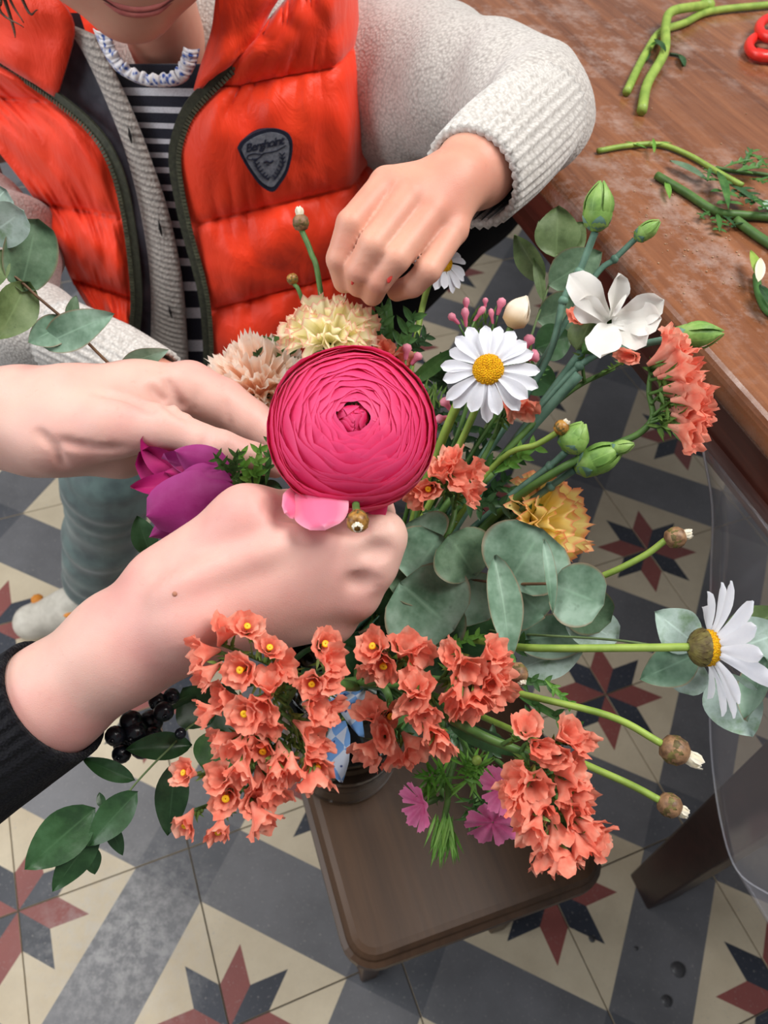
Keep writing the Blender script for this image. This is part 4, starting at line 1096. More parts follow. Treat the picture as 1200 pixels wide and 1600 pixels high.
# ------------------------------------------------------------------ daisies
WHITEP = petal_mat('daisy_petal', rgb(226, 228, 236), rgb(232, 234, 240), 0.6, 0.25, rgb(208, 212, 226), 200)
N = Nodes('daisy_disc'); vo = N.n('TexVoronoi', Scale=1500.0); N.l(N.tc.outputs['Object'], vo.inputs['Vector'])
N.color(N.ramp(vo.outputs['Distance'], [(0.1, rgb(240, 196, 22)), (0.7, rgb(206, 140, 8))])); N.bump(vo.outputs['Distance'], 0.8, 0.0008); N.set(0.7, 0.2); DISC = N.mat
BRACT = simple('bract', rgb(112, 104, 54), rgb(76, 62, 36), 240, 0.6)
def daisy(label, c, ax, rd, rp, n, via, fr=(0, 2 * math.pi), roll=0.0, droop=0.15, gath=True, group='daisies in the bouquet', lens=None, stm=STEM_Y):
    t = thing('daisy', label, 'flower', vb if gath else c, group); M = frame(ax, CR); c = A(c)
    for k in range(n):
        a = fr[0] + (fr[1] - fr[0]) * (k + random.uniform(-.18, .18)) / n
        L = rp * random.uniform(.9, 1.05) * (lens[k % len(lens)] if lens else 1); dz = -droop * L * random.uniform(.4, 1.4) + (.0009 if k % 2 else -.0005)
        d = M @ A([math.cos(a), math.sin(a), 0]); z = M[:, 2]
        V, Fc, rib = blade(c + d * rd * .7 + z * (.0006 + .0004 * (k % 3)), c + d * L + z * dz, rp * .14 * random.uniform(.9, 1.12), z, w_spoon, .07, .22, 6, 8)
        obj('petal', V, Fc, WHITEP, t, attr={'rib': rib})
    prof = [(rd, -.0006), (rd * 1.04, .0010), (rd * .92, .0030), (rd * .62, .0044), (rd * .3, .0046), (rd * .06, .0040)]
    V, Fc = lathe(prof, c, ax, 30); Fc.append(tuple(len(V) - 30 + q for q in range(30))); dsc = obj('disc', V, Fc, DISC, t)
    mb = MB()
    for k in range(150):      # the tiny florets of the disc
        r = rd * math.sqrt((k + .5) / 150); a = k * 2.39996
        z = np.interp(r / rd, [0, .3, .62, .92, 1.04], [.0040, .0046, .0044, .0030, .0012])
        mb.add(*ball(c + M @ A([r * math.cos(a), r * math.sin(a), z]), rd * .055, 5, 4))
    mb.obj('disc_florets', DISC, dsc, loc=origin(t), kind='stuff')
    V, Fc = lathe([(rd * .25, -.008), (rd * .75, -.006), (rd * 1.08, -.002), (rd * 1.0, -.0004)], c, ax, 20); cup_ = obj('calyx', V, Fc, BRACT, t)
    for k in range(16):
        a = k * math.pi / 8; d = M @ A([math.cos(a), math.sin(a), 0]); z = M[:, 2]
        V, Fc, rib = blade(c + d * rd * .5 - z * .0072, c + d * rd * 1.14 - z * .0012, rd * .24, d - z, w_oval, .12, 0, 2, 4); obj('bract', V, Fc, BRACT, cup_, attr={'rib': rib}, loc=origin(t))
    full_stem(t, c - M[:, 2] * .007, via, .0018, stm, gath)
    return t
dc = P(763, 578, .395)
daisy('white daisy with a yellow disc facing the camera beside the pink ranunculus', dc, unit(CAM - dc + A([-.05, .05, .08])), R(24, .395), R(78, .395), 19, [(720, 690, .42), (640, 850, .46)])
dc = P(1104, 1012, .335)
daisy('white daisy seen side-on at the right end of a long bare stem', dc, unit(CR * 1.0 + CD * .05 + CF * .04), R(28, .335), R(108, .335), 15, [(1000, 1012, .345), (820, 1012, .37), (690, 1000, .43)], lens=(1, .92, .98), droop=-.38)
dc = P(690, 412, .46)
daisy('white daisy half hidden behind the child hand', dc, unit(CR * .35 - CD * .25 - CF * .8), R(16, .46), R(48, .46), 17, [(660, 480, .47), (620, 700, .47)])

# ------------------------------------------------------------------ carnations
def carnation(label, c, ax, rad, m1, n, via, depth=.8, cal=True, seed=1, spread=1.0, fine=False, wide=1.0):
    rnd = random.Random(seed); t = thing('carnation', label, 'flower', vb); M = frame(ax, CR); c = A(c); z = M[:, 2]
    base = c - z * rad * depth
    for k in range(n):
        f = math.sqrt((k + .5) / n); a = k * 2.39996 + rnd.uniform(-.2, .2)
        th = f * math.radians(76) * spread
        d = M @ A([math.sin(th) * math.cos(a), math.sin(th) * math.sin(a), math.cos(th)])
        L = rad * (1.22 - .22 * f) * rnd.uniform(.9, 1.08)
        if th > 1.0: L *= .95
        out = M @ A([math.cos(a), math.sin(a), 0]); n0 = unit(z * .6 - out * .7 + A([rnd.uniform(-.4, .4) for _ in range(3)]))
        w = rad * rnd.uniform(.36, .5) * (0.6 if fine else 1) * wide; nu, nv = 14, 7; V = []; rib = []
        axu = d; nn_ = unit(n0 - axu * (n0 @ axu)); sd = np.cross(axu, nn_); b0 = base + out * rad * .08
        ph = rnd.uniform(0, 6)
        for j in range(nv + 1):
            v = j / nv; ww = w * (0.18 + 0.82 * v ** 1.3)
            for i in range(nu + 1):
                u = 2 * i / nu - 1
                serr = (0.10 if i % 2 else -0.02) * (v ** 8) * L * rnd.uniform(.3, 1.2)
                ruf = w * .30 * math.sin(u * 6 + ph) * v ** 2 + w * .1 * math.sin(u * 13 + ph) * v ** 3
                curl = -rad * .30 * v ** 3 * f
                fan = -0.14 * u * u * L * v
                V.append(b0 + axu * (L * v + serr + fan) + sd * u * ww + nn_ * (ruf + curl)); rib.append(v ** 3 * (1 if j == nv else .8))
        Fc = [(j * (nu + 1) + i, j * (nu + 1) + i + 1, (j + 1) * (nu + 1) + i + 1, (j + 1) * (nu + 1) + i) for j in range(nv) for i in range(nu)]
        obj('petal', V, Fc, m1, t, attr={'rib': rib})
    V, Fc = lathe([(.0018, -.016), (.005, -.012), (.0075, -.002), (.0085, .006)], base, ax, 16); cx = obj('calyx', V, Fc, STEM_G, t)
    if cal:
        for k in range(5):
            a = k * 1.257; o_ = M @ A([math.cos(a), math.sin(a), 0])
            V, Fc, rib = blade(base + o_ * .006 - z * .006, base + o_ * .013 + z * .012, .005, o_, w_oval, .05, .1, 3, 5); obj('sepal', V, Fc, BRIGHT, cx, attr={'rib': rib}, loc=origin(t))
    full_stem(t, base - z * .014, via, .0022, STEM_B)
    return t
CAR_Y = petal_mat('yellow_carnation_petal', rgb(255, 251, 216), rgb(240, 160, 146), 0.6, .6, rgb(255, 252, 232), 90, .80, 1.1)
CAR_P = petal_mat('peach_carnation_petal', rgb(255, 228, 206), rgb(255, 248, 238), 0.6, .6, rgb(254, 204, 172), 90, .3, .9)
CAR_O = petal_mat('apricot_carnation_petal', rgb(255, 242, 160), rgb(250, 150, 112), 0.6, .5, rgb(252, 216, 160), 60, .70, 1.05)
CAR_W = petal_mat('white_carnation_petal', rgb(234, 232, 226), rgb(240, 238, 234), 0.6, .3, rgb(222, 220, 208), 90)
carnation('cream yellow carnation edged with pink under the child fingertips', P(513, 496, .415), unit(-CD * .92 - CF * .36), R(70, .415), CAR_Y, 40, [(520, 640, .45), (540, 820, .48)], depth=.72, seed=3, spread=.86, wide=1.25, cal=False)
carnation('pale peach carnation between the adult hand and the pink ranunculus', P(404, 572, .452), unit(-CD * .72 - CF * .6 + CR * .05), R(78, .45), CAR_P, 80, [(440, 680, .45), (500, 860, .48)], depth=.7, seed=5, spread=.92, fine=True, cal=False)
carnation('yellow and apricot carnation poking out behind the round eucalyptus leaves', P(872, 815, .435), unit(CR * .85 - CD * .1 - CF * .45), R(78, .435), CAR_O, 40, [(800, 860, .45), (680, 920, .48)], depth=.6, seed=9, spread=.95)
# single-looking white carnation, opened flat
wc = thing('carnation', 'white carnation with a few wide ragged petals near the table edge', 'flower', vb)
for (b, tp, w, rl, cp, bd) in (((950, 502, .405), (890, 428, .396), 25, 12, .1, .1), ((950, 500, .405), (900, 470, .400), 22, -14, .2, .1), ((952, 498, .404), (966, 426, .392), 18, 34, .5, .05), ((956, 500, .404), (1038, 468, .390), 24, 12, .25, .12), ((956, 503, .404), (1034, 498, .392), 26, -6, .2, .12), ((958, 506, .404), (1010, 540, .394), 22, -14, .2, .1), ((950, 506, .404), (938, 560, .392), 28, 6, .15, .12), ((958, 494, .402), (980, 458, .390), 4, 0, .3, .4)):
    leaf(wc, b, tp, w, CAR_W, rl, 'petal', w_spoon, cup=cp, bend=bd, nu=12, nv=10, wave=.15)
V, Fc = lathe([(.002, -.012), (.005, -.006), (.006, .006)], P(948, 506, .412), unit(-CF - CD * .4), 12); obj('calyx', V, Fc, STEM_G, wc)
leaf(wc, (900, 548, .42), (925, 496, .412), 24, OLIVEL, 10, 'sepal', w_oval, cup=-.5); leaf(wc, (908, 552, .418), (945, 505, .41), 18, MIDL, -20, 'sepal', w_oval, cup=-.5)
full_stem(wc, P(940, 512, .416), [(890, 575, .43), (760, 750, .45), (640, 920, .48)], .0026, STEM_B)
# buds of carnation
BUDG = leaf_mat('bud_green', rgb(92, 132, 58), rgb(122, 160, 78), rgb(146, 178, 98), .5, .15)
def cbud(label, b, tp, wpx, via, tipc=None, gath=True, sr=.0019, group='green carnation buds'):
    t = thing('carnation_bud', label, 'bud', vb, group)
    B, TT = P(*b), P(*tp); L = np.linalg.norm(TT - B); ax = (TT - B) / L; w = R(wpx, b[2])
    prof = [(w * .3, 0), (w * .82, L * .12), (w, L * .35), (w * .9, L * .58), (w * .55, L * .82), (w * .12, L)]
    V, Fc = lathe(prof, B, ax, 18); obj('bud', V, Fc, BUDG, t, attr={'rib': [.5] * len(V)})
    M = frame(ax, CR)
    for k in range(5):
        a = k * 1.2566 + .3; o_ = M @ A([math.cos(a), math.sin(a), 0])
        V, Fc, rib = blade(B + o_ * w * .85 + ax * L * .2, B + o_ * w * .22 + ax * L * 1.04, w * .55, o_, w_lance, .17, -.25, 4, 7); obj('sepal', V, Fc, BUDG, t, attr={'rib': rib})
    for k in range(4):
        a = k * 1.57; o_ = M @ A([math.cos(a), math.sin(a), 0])
        V, Fc, rib = blade(B + o_ * w * .35, B + o_ * w * 1.04 + ax * L * .3, w * .5, o_, w_oval, .1, -.2, 3, 5); obj('bract', V, Fc, STEM_B, t, attr={'rib': rib})
    full_stem(t, B, via, sr, STEM_B, gath)
    for q in via[:2]:       # swollen joints
        p = P(*q); V, Fc = ball(p, sr * 1.5, 8, 6); obj('node', V, Fc, STEM_B, t)
    return t
cbud('tall green carnation bud pointing up before the table corner', (930, 362, .405), (940, 285, .398), 23, [(905, 425, .415), (880, 470, .42), (845, 580, .43), (700, 800, .46)])
cbud('smallest green carnation bud leaning over the table lip', (992, 374, .412), (1030, 346, .406), 13, [(960, 405, .418), (920, 445, .422), (800, 640, .44), (680, 820, .46)], sr=.0016)
cbud('green carnation bud pointing right past the white carnation', (1042, 530, .405), (1128, 520, .40), 20, [(990, 542, .415), (905, 572, .425), (780, 720, .445), (660, 880, .47)])
cbud('round green carnation bud beside a small golden bud', (884, 706, .400), (912, 662, .396), 24, [(860, 728, .41), (780, 790, .43), (660, 900, .47)])
cbud('green carnation bud with a smaller side bud pointing to the statice fan', (898, 734, .405), (972, 700, .398), 23, [(860, 760, .415), (780, 820, .435), (660, 920, .47)])
cbud('tiny side bud at the tip beside the round green buds', (952, 704, .398), (990, 694, .394), 11, [(925, 718, .404), (870, 752, .418), (690, 900, .47)], sr=.0012)

# ------------------------------------------------------------------ small closed daisy buds
BUDB = simple('daisy_bud_brown', rgb(150, 116, 84), rgb(96, 70, 50), 260, .5); BUDW = petal_mat('daisy_bud_tip', rgb(226, 216, 190), rgb(236, 230, 214), .6, .2)
GOLD = simple('golden_bud', rgb(176, 130, 60), rgb(104, 66, 30), 330, .35)
def dbud(label, c, d2, rpx, via, mat=BUDB, tipw=1.0, gath=True, sr=.0016, stm=STEM_Y, group='closed daisy buds'):
    t = thing('daisy_bud', label, 'bud', vb if gath else P(*c), group)
    C0 = P(*c); r = R(rpx, c[2]); ax = unit(CR * d2[0] + CD * d2[1] + CF * d2[2])
    V, Fc = lathe([(r * .25, -r), (r * .78, -r * .72), (r, -r * .05), (r * .92, r * .5), (r * .6, r * .85), (r * .1, r * .95)], C0, ax, 16); Fc.append(tuple(range(len(V) - 16, len(V)))); obj('bud', V, Fc, mat, t)
    M = frame(ax, CR)
    for k in range(12):
        a = k * math.pi / 6; o_ = M @ A([math.cos(a), math.sin(a), 0]); q = (k % 2) * .3
        V, Fc, rib = blade(C0 + o_ * r * .55 - ax * r * .85, C0 + o_ * r * 1.03 + ax * r * (.0 + q), r * .30, o_, w_oval, .12, -.2, 2, 4); obj('bract', V, Fc, BRACT, t, attr={'rib': rib})
    if tipw:
        for k in range(6):
            a = k * 1.047; o_ = M @ A([math.cos(a), math.sin(a), 0])
            V, Fc, rib = blade(C0 + o_ * r * .45 + ax * r * .4, C0 + o_ * r * .38 + ax * r * (1.15 + 1.1 * tipw * random.uniform(.6, 1)), r * .40, o_, w_spoon, .06, -.3, 3, 5); obj('petal', V, Fc, BUDW, t, attr={'rib': rib})
    full_stem(t, C0 - ax * r * .9, via, sr, stm, gath)
    return t
dbud('closed daisy bud on a stem above the right-hand daisy', (1055, 840, .365), (.95, -.28, -.1), 17, [(1000, 872, .372), (920, 908, .385), (760, 960, .43)], tipw=.5)
dbud('largest closed daisy bud with a cream tip, end of the lower long stem', (1054, 1172, .335), (.85, .42, -.05), 23, [(950, 1118, .345), (800, 1080, .37), (690, 1040, .43)], tipw=1.0)
dbud('closed daisy bud pointing down right, lowest of all the buds', (1046, 1258, .335), (.86, .42, -.05), 19, [(985, 1226, .342), (905, 1190, .355), (730, 1110, .42)], tipw=.7)
dbud('closed daisy bud standing up against the orange vest', (470, 348, .45), (-.1, -.95, -.2), 13, [(486, 395, .45), (500, 450, .45), (530, 700, .47)], tipw=.7, stm=STEM_G)
dbud('small dark bud low against the orange vest', (457, 436, .45), (-.3, -.9, -.1), 9, [(470, 462, .45), (500, 560, .46), (535, 760, .48)], mat=GOLD, tipw=0, stm=STEM_G, sr=.0012)
dbud('golden round bud resting on the adult knuckles under the ranunculus', (559, 814, .298), (0, .55, -.85), 18, [(556, 790, .315), (556, 760, .345), (560, 900, .45)], mat=GOLD, tipw=.15, stm=STEM_G)
dbud('small golden bud beside the round green carnation bud', (877, 668, .395), (.6, -.7, -.3), 12, [(840, 694, .402), (770, 730, .42), (650, 900, .47)], mat=GOLD, tipw=.2)
dbud('brown closed bud between the statice and the eucalyptus', (808, 1052, .345), (.3, .8, -.5), 17, [(790, 1020, .37), (720, 1000, .42)], tipw=0.1, stm=STEM_G)
# cream pointed bud
cb = thing('cream_bud', 'plump cream pointed bud behind the front daisy', 'bud', vb)
CRB = petal_mat('cream_bud', rgb(222, 186, 136), rgb(238, 230, 214), .5, .2, e0=.3, e1=.7)
B, TT = P(798, 512, .415), P(822, 464, .41); ax_ = unit(TT - B); L_ = np.linalg.norm(TT - B); w_ = R(21, .415)
V, Fc = lathe([(w_ * .3, 0), (w_ * .9, L_ * .16), (w_, L_ * .42), (w_ * .75, L_ * .7), (w_ * .3, L_ * .92), (w_ * .03, L_)], B, ax_, 18); obj('bud', V, Fc, CRB, cb, attr={'rib': [min(1, (i // 18) / 4) for i in range(len(V))]})
for k in range(3):
    a = k * 2.1; o_ = frame(ax_, CR) @ A([math.cos(a), math.sin(a), 0]); V, Fc, rib = blade(B + o_ * w_ * .7 + ax_ * L_ * .1, B + o_ * w_ * .1 + ax_ * L_ * 1.05, w_ * .8, o_, w_oval, .16, -.2, 5, 8); obj('petal', V, Fc, CRB, cb, attr={'rib': [min(1, j // 6 / 6) for j in range(len(V))]})
full_stem(cb, B, [(770, 580, .43), (680, 780, .46)], .0018, STEM_G)
# ------------------------------------------------------------------ eucalyptus branches
def branch(name, label, cat, leaves, twig, tr=2.4, gath=None, tmat=TWIG, group=None, lname='leaf', extra=()):
    """leaves: (base, tip, half width px, roll, material, shape, cup, bend)"""
    t = thing(name, label, cat, vb if gath is not None else P(*twig[-1]), group)
    for L in leaves:
        b, tp, w, rl, mt = L[:5]; sh = L[5] if len(L) > 5 else w_oval; cp = L[6] if len(L) > 6 else .12; bd = L[7] if len(L) > 7 else .05
        leaf(t, b, tp, w, mt, rl, lname, sh, cup=cp, bend=bd, nu=8, nv=12, wave=.05)
    if gath is not None: full_stem(t, P(*twig[0]), list(twig[1:]) + list(gath), [R(tr * .6, twig[0][2]), R(tr, twig[0][2])], tmat)
    else: stem(t, twig, [tr * .6, tr], tmat)
    for tw in extra: stem(t, tw, tr * .7, tmat, 'twig')
    return t
branch('eucalyptus_branch', 'eucalyptus branch with large round grey-green leaves at the centre right', 'branch', [
    ((690, 870, .405), (600, 905, .405), 62, 10, EUCD, w_round), ((670, 860, .41), (640, 815, .412), 55, -6, EUC, w_round),
    ((625, 910, .40), (710, 985, .395), 78, 4, EUC, w_round), ((640, 905, .402), (690, 835, .40), 58, 8, EUC, w_round),
    ((700, 920, .398), (650, 985, .41), 66, 2, EUCD, w_round),
    ((742, 900, .394), (700, 835, .390), 52, 14, EUCD, w_round), ((720, 900, .396), (762, 968, .40), 52, 8, EUC, w_round),
    ((792, 915, .384), (848, 826, .380), 74, 8, EUC, w_round), ((798, 912, .386), (850, 962, .392), 58, 6, EUC, w_round),
    ((772, 868, .372), (796, 1030, .362), 29, -22, EUC, w_oval, .3, .06), ((848, 842, .366), (862, 958, .362), 11, -30, EUC, w_oval, .5, .05),
    ((862, 912, .368), (944, 945, .360), 52, 6, EUC, w_round), ((880, 930, .39), (955, 970, .385), 42, 20, EUCD, w_round), ((885, 960, .395), (966, 1000, .39), 34, 0, EUCP, w_round),
    ((800, 1000, .405), (940, 985, .405), 36, 10, EUC, w_oval), ((810, 1045, .41), (915, 1010, .405), 34, -10, EUCP, w_oval)],
    [(862, 912, .368), (795, 912, .388), (735, 905, .396), (690, 900, .402)], 4.0, [(620, 960, .44)])
branch('eucalyptus_sprig', 'pale eucalyptus sprig with curled leaves behind the side-on daisy', 'branch', [
    ((1090, 1010, .352), (1022, 955, .350), 36, 10, EUCP, w_oval), ((1092, 1020, .352), (998, 1062, .348), 34, -8, EUC, w_oval), ((1085, 1030, .36), (1062, 1082, .36), 34, 10, EUCP, w_round),
    ((1125, 1000, .362), (1222, 952, .362), 30, 14, OLIVEL, w_oval), ((1130, 1020, .358), (1230, 985, .352), 42, 6, EUCP, w_oval), ((1150, 1040, .36), (1240, 1040, .36), 32, -10, OLIVEL, w_oval),
    ((1120, 1050, .356), (1176, 1150, .352), 44, 12, EUCP, w_oval), ((1200, 1030, .35), (1168, 1128, .344), 26, 30, EUC, w_oval, .5)],
    [(1220, 1020, .362), (1150, 1025, .362), (1060, 1015, .362), (960, 1000, .375)], 2.6, [(800, 990, .41), (680, 980, .45)], OLIVEL)
branch('eucalyptus_branch', 'eucalyptus branch hanging before the orange vest at the upper left', 'branch', [
    ((10, 296, .385), (-40, 345, .385), 34, 0, EUCP, w_round), ((-24, 372, .385), (38, 328, .38), 34, 10, EUCP, w_round), ((32, 455, .40), (58, 342, .395), 40, 8, EUCD, w_round, .3),
    ((42, 440, .40), (-4, 530, .395), 34, -20, OLIVEL, w_oval, .3), ((2, 390, .39), (-6, 450, .39), 16, 0, OLIVEL), ((112, 504, .41), (44, 536, .405), 26, 20, EUC, w_oval), ((66, 540, .41), (180, 490, .40), 30, -14, EUC, w_oval),
    ((105, 505, .412), (118, 462, .415), 14, 40, EUCD), ((190, 568, .42), (264, 546, .415), 16, 16, EUC, w_oval)],
    [(-40, 395, .385), (20, 430, .395), (60, 465, .40), (110, 508, .41), (170, 568, .422), (250, 640, .455)], 3.4, [(400, 800, .48)])
branch('leafy_branch', 'branch of pointed green leaves hanging below the table corner', 'branch', [
    ((868, 404, .46), (872, 322, .455), 36, 10, OLIVEL, w_oval), ((872, 404, .462), (912, 348, .46), 26, -20, OLIVEL, w_oval), ((860, 400, .465), (842, 344, .465), 14, 10, OLIVEL),
    ((856, 446, .455), (940, 394, .45), 34, 4, EUCD, w_oval), ((852, 440, .455), (806, 366, .455), 22, -26, OLIVEL, w_oval, .3), ((848, 470, .455), (834, 400, .452), 9, 20, OLIVEL),
    ((838, 500, .46), (920, 470, .458), 32, 10, EUCD, w_oval), ((835, 545, .46), (895, 525, .458), 30, -10, DARKL, w_oval), ((820, 580, .462), (870, 610, .46), 26, 0, DARKL, w_oval)],
    [(870, 398, .458), (856, 450, .456), (840, 495, .458), (815, 560, .46)], 2.6, [(740, 700, .47), (650, 860, .48)], OLIVEL)
branch('leafy_branch', 'branch of long dark green leaves at the lower left under the wrist', 'branch', [
    ((150, 1262, .345), (40, 1358, .335), 38, 6, DARKL, w_oval), ((155, 1290, .345), (82, 1392, .34), 24, -6, DARKL, w_oval), ((140, 1320, .35), (148, 1366, .35), 14, 0, DARKL),
    ((216, 1236, .345), (138, 1322, .34), 27, 14, DARKL, w_oval), ((168, 1280, .352), (192, 1336, .355), 12, 10, DARKL, w_oval), ((160, 1262, .352), (155, 1238, .354), 7, 0, DARKL),
    ((212, 1220, .355), (130, 1186, .36), 15, 0, DARKL, w_oval, .3), ((300, 1165, .37), (196, 1172, .36), 22, 12, DARKL, w_oval, .3),
    ((275, 1190, .385), (262, 1306, .375), 26, 4, DARKL, w_oval), ((330, 1130, .40), (285, 1075, .40), 40, 10, DARKL, w_oval), ((345, 1140, .40), (330, 1215, .39), 38, -10, MIDL, w_oval), ((380, 1100, .41), (300, 1120, .40), 40, 0, DARKL, w_oval)],
    [(152, 1285, .345), (190, 1250, .348), (220, 1215, .352), (262, 1172, .362), (320, 1120, .39)], 2.4, [(450, 1070, .46)], OLIVEL)
# dark berries
BER = simple('black_berry', rgb(26, 28, 38), rgb(14, 15, 20), 120, .25, .5, bump=.1)
bt = thing('berry_sprig', 'cluster of black berries hanging under the adult wrist', 'berries', vb)
for (x, y, r) in ((212, 1146, 21), (236, 1128, 19), (222, 1168, 18), (196, 1162, 19), (256, 1112, 16), (238, 1152, 17), (205, 1128, 18), (246, 1096, 14), (180, 1150, 16), (268, 1088, 13), (282, 1146, 9), (190, 1178, 15)):
    tt = .368 + random.uniform(-.006, .012); c_ = P(x, y, tt); r_ = R(r, tt)
    be = obj('berry', *ball(c_, (r_, r_, r_ * 1.08), 14, 10), BER, bt)
    V, Fc = lathe([(r_ * .22, r_ * .98), (r_ * .26, r_ * 1.12), (r_ * .1, r_ * 1.2)], c_, unit(A([random.uniform(-.4, .4), -.6, .5])), 8); obj('berry_crown', V, Fc, BER, be, loc=origin(bt))
full_stem(bt, P(215, 1140, .375), [(300, 1090, .40), (420, 1060, .45)], .0018, STEM_D)

# ------------------------------------------------------------------ salmon statice
N = Nodes('statice_petal'); a = N.attr('rib')
f = N.noise(150, 3); col = N.ramp(f, [(0.28, rgb(236, 120, 98)), (0.55, rgb(244, 158, 134)), (0.8, rgb(250, 202, 180))])
col = N.mix(N.ramp(a, [(0.0, (.75, .75, .75, 1)), (0.5, (0, 0, 0, 1))]), col, rgb(244, 176, 156)); N.color(col); N.set(.65, .2); N.bump(N.noise(420, 2), .3, .0006)
tr = N.n('BsdfTranslucent'); N.l(col, tr.inputs[0]); mx = N.n('MixShader', Fac=.42); N.l(N.b.outputs[0], mx.inputs[1]); N.l(tr.outputs[0], mx.inputs[2]); N.l(mx.outputs[0], N.out.inputs[0]); STAT = N.mat
YEL = simple('yellow_eye', rgb(250, 206, 40), rgb(240, 180, 24), 300, .5, thin=.2)
SPIKE = leaf_mat('statice_bract', rgb(74, 108, 44), rgb(100, 134, 60), rgb(128, 158, 84), .6, .2)
def floret(parent, c, ax, size, yellow=False, rnd=random):
    """papery trumpet: two nested ruffled funnels opening along ax"""
    M = frame(ax, A([rnd.uniform(-1, 1), rnd.uniform(-1, 1), rnd.uniform(-1, 1)])); c = A(c); V = []; Fc = []; rib = []
    seg = 40
    sq = rnd.uniform(.55, 1.0)
    for sc, rot_, z0 in ((1.0, 0, 0), (.62, .9, .18)):
        o_ = len(V); ph = rnd.uniform(0, 6); rows = ((.0, .12), (.35, .32), (.68, .62), (.92, .96), (1.0, 1.14))
        for j, (h, r) in enumerate(rows):
            for k in range(seg):
                a = 2 * math.pi * k / seg + rot_
                lob = 1 + (.06 * math.cos(5 * a + ph) + .05 * math.cos(2 * a + ph)) * (j / 4) ** 1.5 + .05 * math.cos(16 * a + ph) * (j == 4)
                up = (.11 * math.sin(3 * a + 2 * ph) + .09 * math.sin(6 * a + ph) + .07 * math.sin(10 * a + 2 * ph)) * (j / 4) ** 2
                V.append(c + M @ A([r * lob * sc * size * .56 * math.cos(a), r * lob * sc * size * .56 * sq * math.sin(a), size * (h * .95 * (1 if sc == 1 else .95) + z0 * (sc < 1) * .2 + up * sc - .6)])); rib.append(j / 4)
        for j in range(4):
            for k in range(seg): Fc.append((o_ + j * seg + k, o_ + j * seg + (k + 1) % seg, o_ + (j + 1) * seg + (k + 1) % seg, o_ + (j + 1) * seg + k))
    f_ = obj('floret', V, Fc, STAT, parent, attr={'rib': rib})
    if yellow:
        V, Fc = lathe([(size * .03, -.1 * size), (size * .08, .10 * size), (size * .13, .22 * size), (size * .10, .25 * size), (size * .02, .22 * size)], c, ax, 10); obj('corolla', V, Fc, YEL, f_, loc=origin(parent))
    return f_
def statice(label, florets, spine, via, t0, size, seed=1, rnd_dir=.5, bias=(0, 0, 0)):
    """florets: (x, y, dt, dx, dy, yellow) with d = direction of the mouth in the picture"""
    rnd = random.Random(seed); t = thing('statice_sprig', label, 'flower', vb, 'salmon statice sprigs')
    sp = smooth_line(spine, 8); mb = MB(); br = MB(); rb = []
    for (x, y, dt, dx, dy, yl) in florets:
        sz = R(size, t0) * rnd.uniform(.9, 1.14)
        ax = unit(CR * (dx + rnd.uniform(-.2, .2)) + CD * (dy + rnd.uniform(-.2, .2)) - CF * (rnd.uniform(.35, .8) + (.5 if yl else 0)))
        c = P(x, y, t0 + dt + rnd.uniform(-.004, .004))
        floret(t, c, ax, sz, yl, rnd)
        # twiglet back to the spine
        k = min(range(len(sp)), key=lambda q: (sp[q][0] - x) ** 2 + (sp[q][1] - y) ** 2); sx_, sy_ = sp[min(k + 3, len(sp) - 1)]
        b0 = P(sx_, sy_, t0 + .016); e_ = c - ax * sz * .5
        mb.add(*tube(catmull([b0, (b0 + e_) / 2 + CF * .003, e_], 3), [.0011, .0008], 5))
        for q in range(18):
            f = rnd.uniform(.3, 1.1); p = b0 * (1 - f) + e_ * f; d = unit(ax * .8 + A([rnd.uniform(-.7, .7) for _ in range(3)]))
            v_, f_, r_ = blade(p, p + d * sz * rnd.uniform(.3, .62), sz * .06, -CF + A([rnd.uniform(-.5, .5)] * 3), w_lance, .05, .2, 2, 3); br.add(v_, f_); rb += r_
    mb.obj('twiglets', STEM_G, t, kind='stuff'); br.obj('bracts', SPIKE, t, kind='stuff', attr={'rib': rb})
    pts = [P(x, y, t0 + .018) for x, y in spine]
    g0_, g1_ = gather(); pts = pts + [P(*v) for v in via] + [g0_, g1_]
    V, Fc = tube(catmull(pts, 6), [.0012, .0018, .0024, .0024], 7); obj('stem', V, Fc, STEM_G, t)
    return t
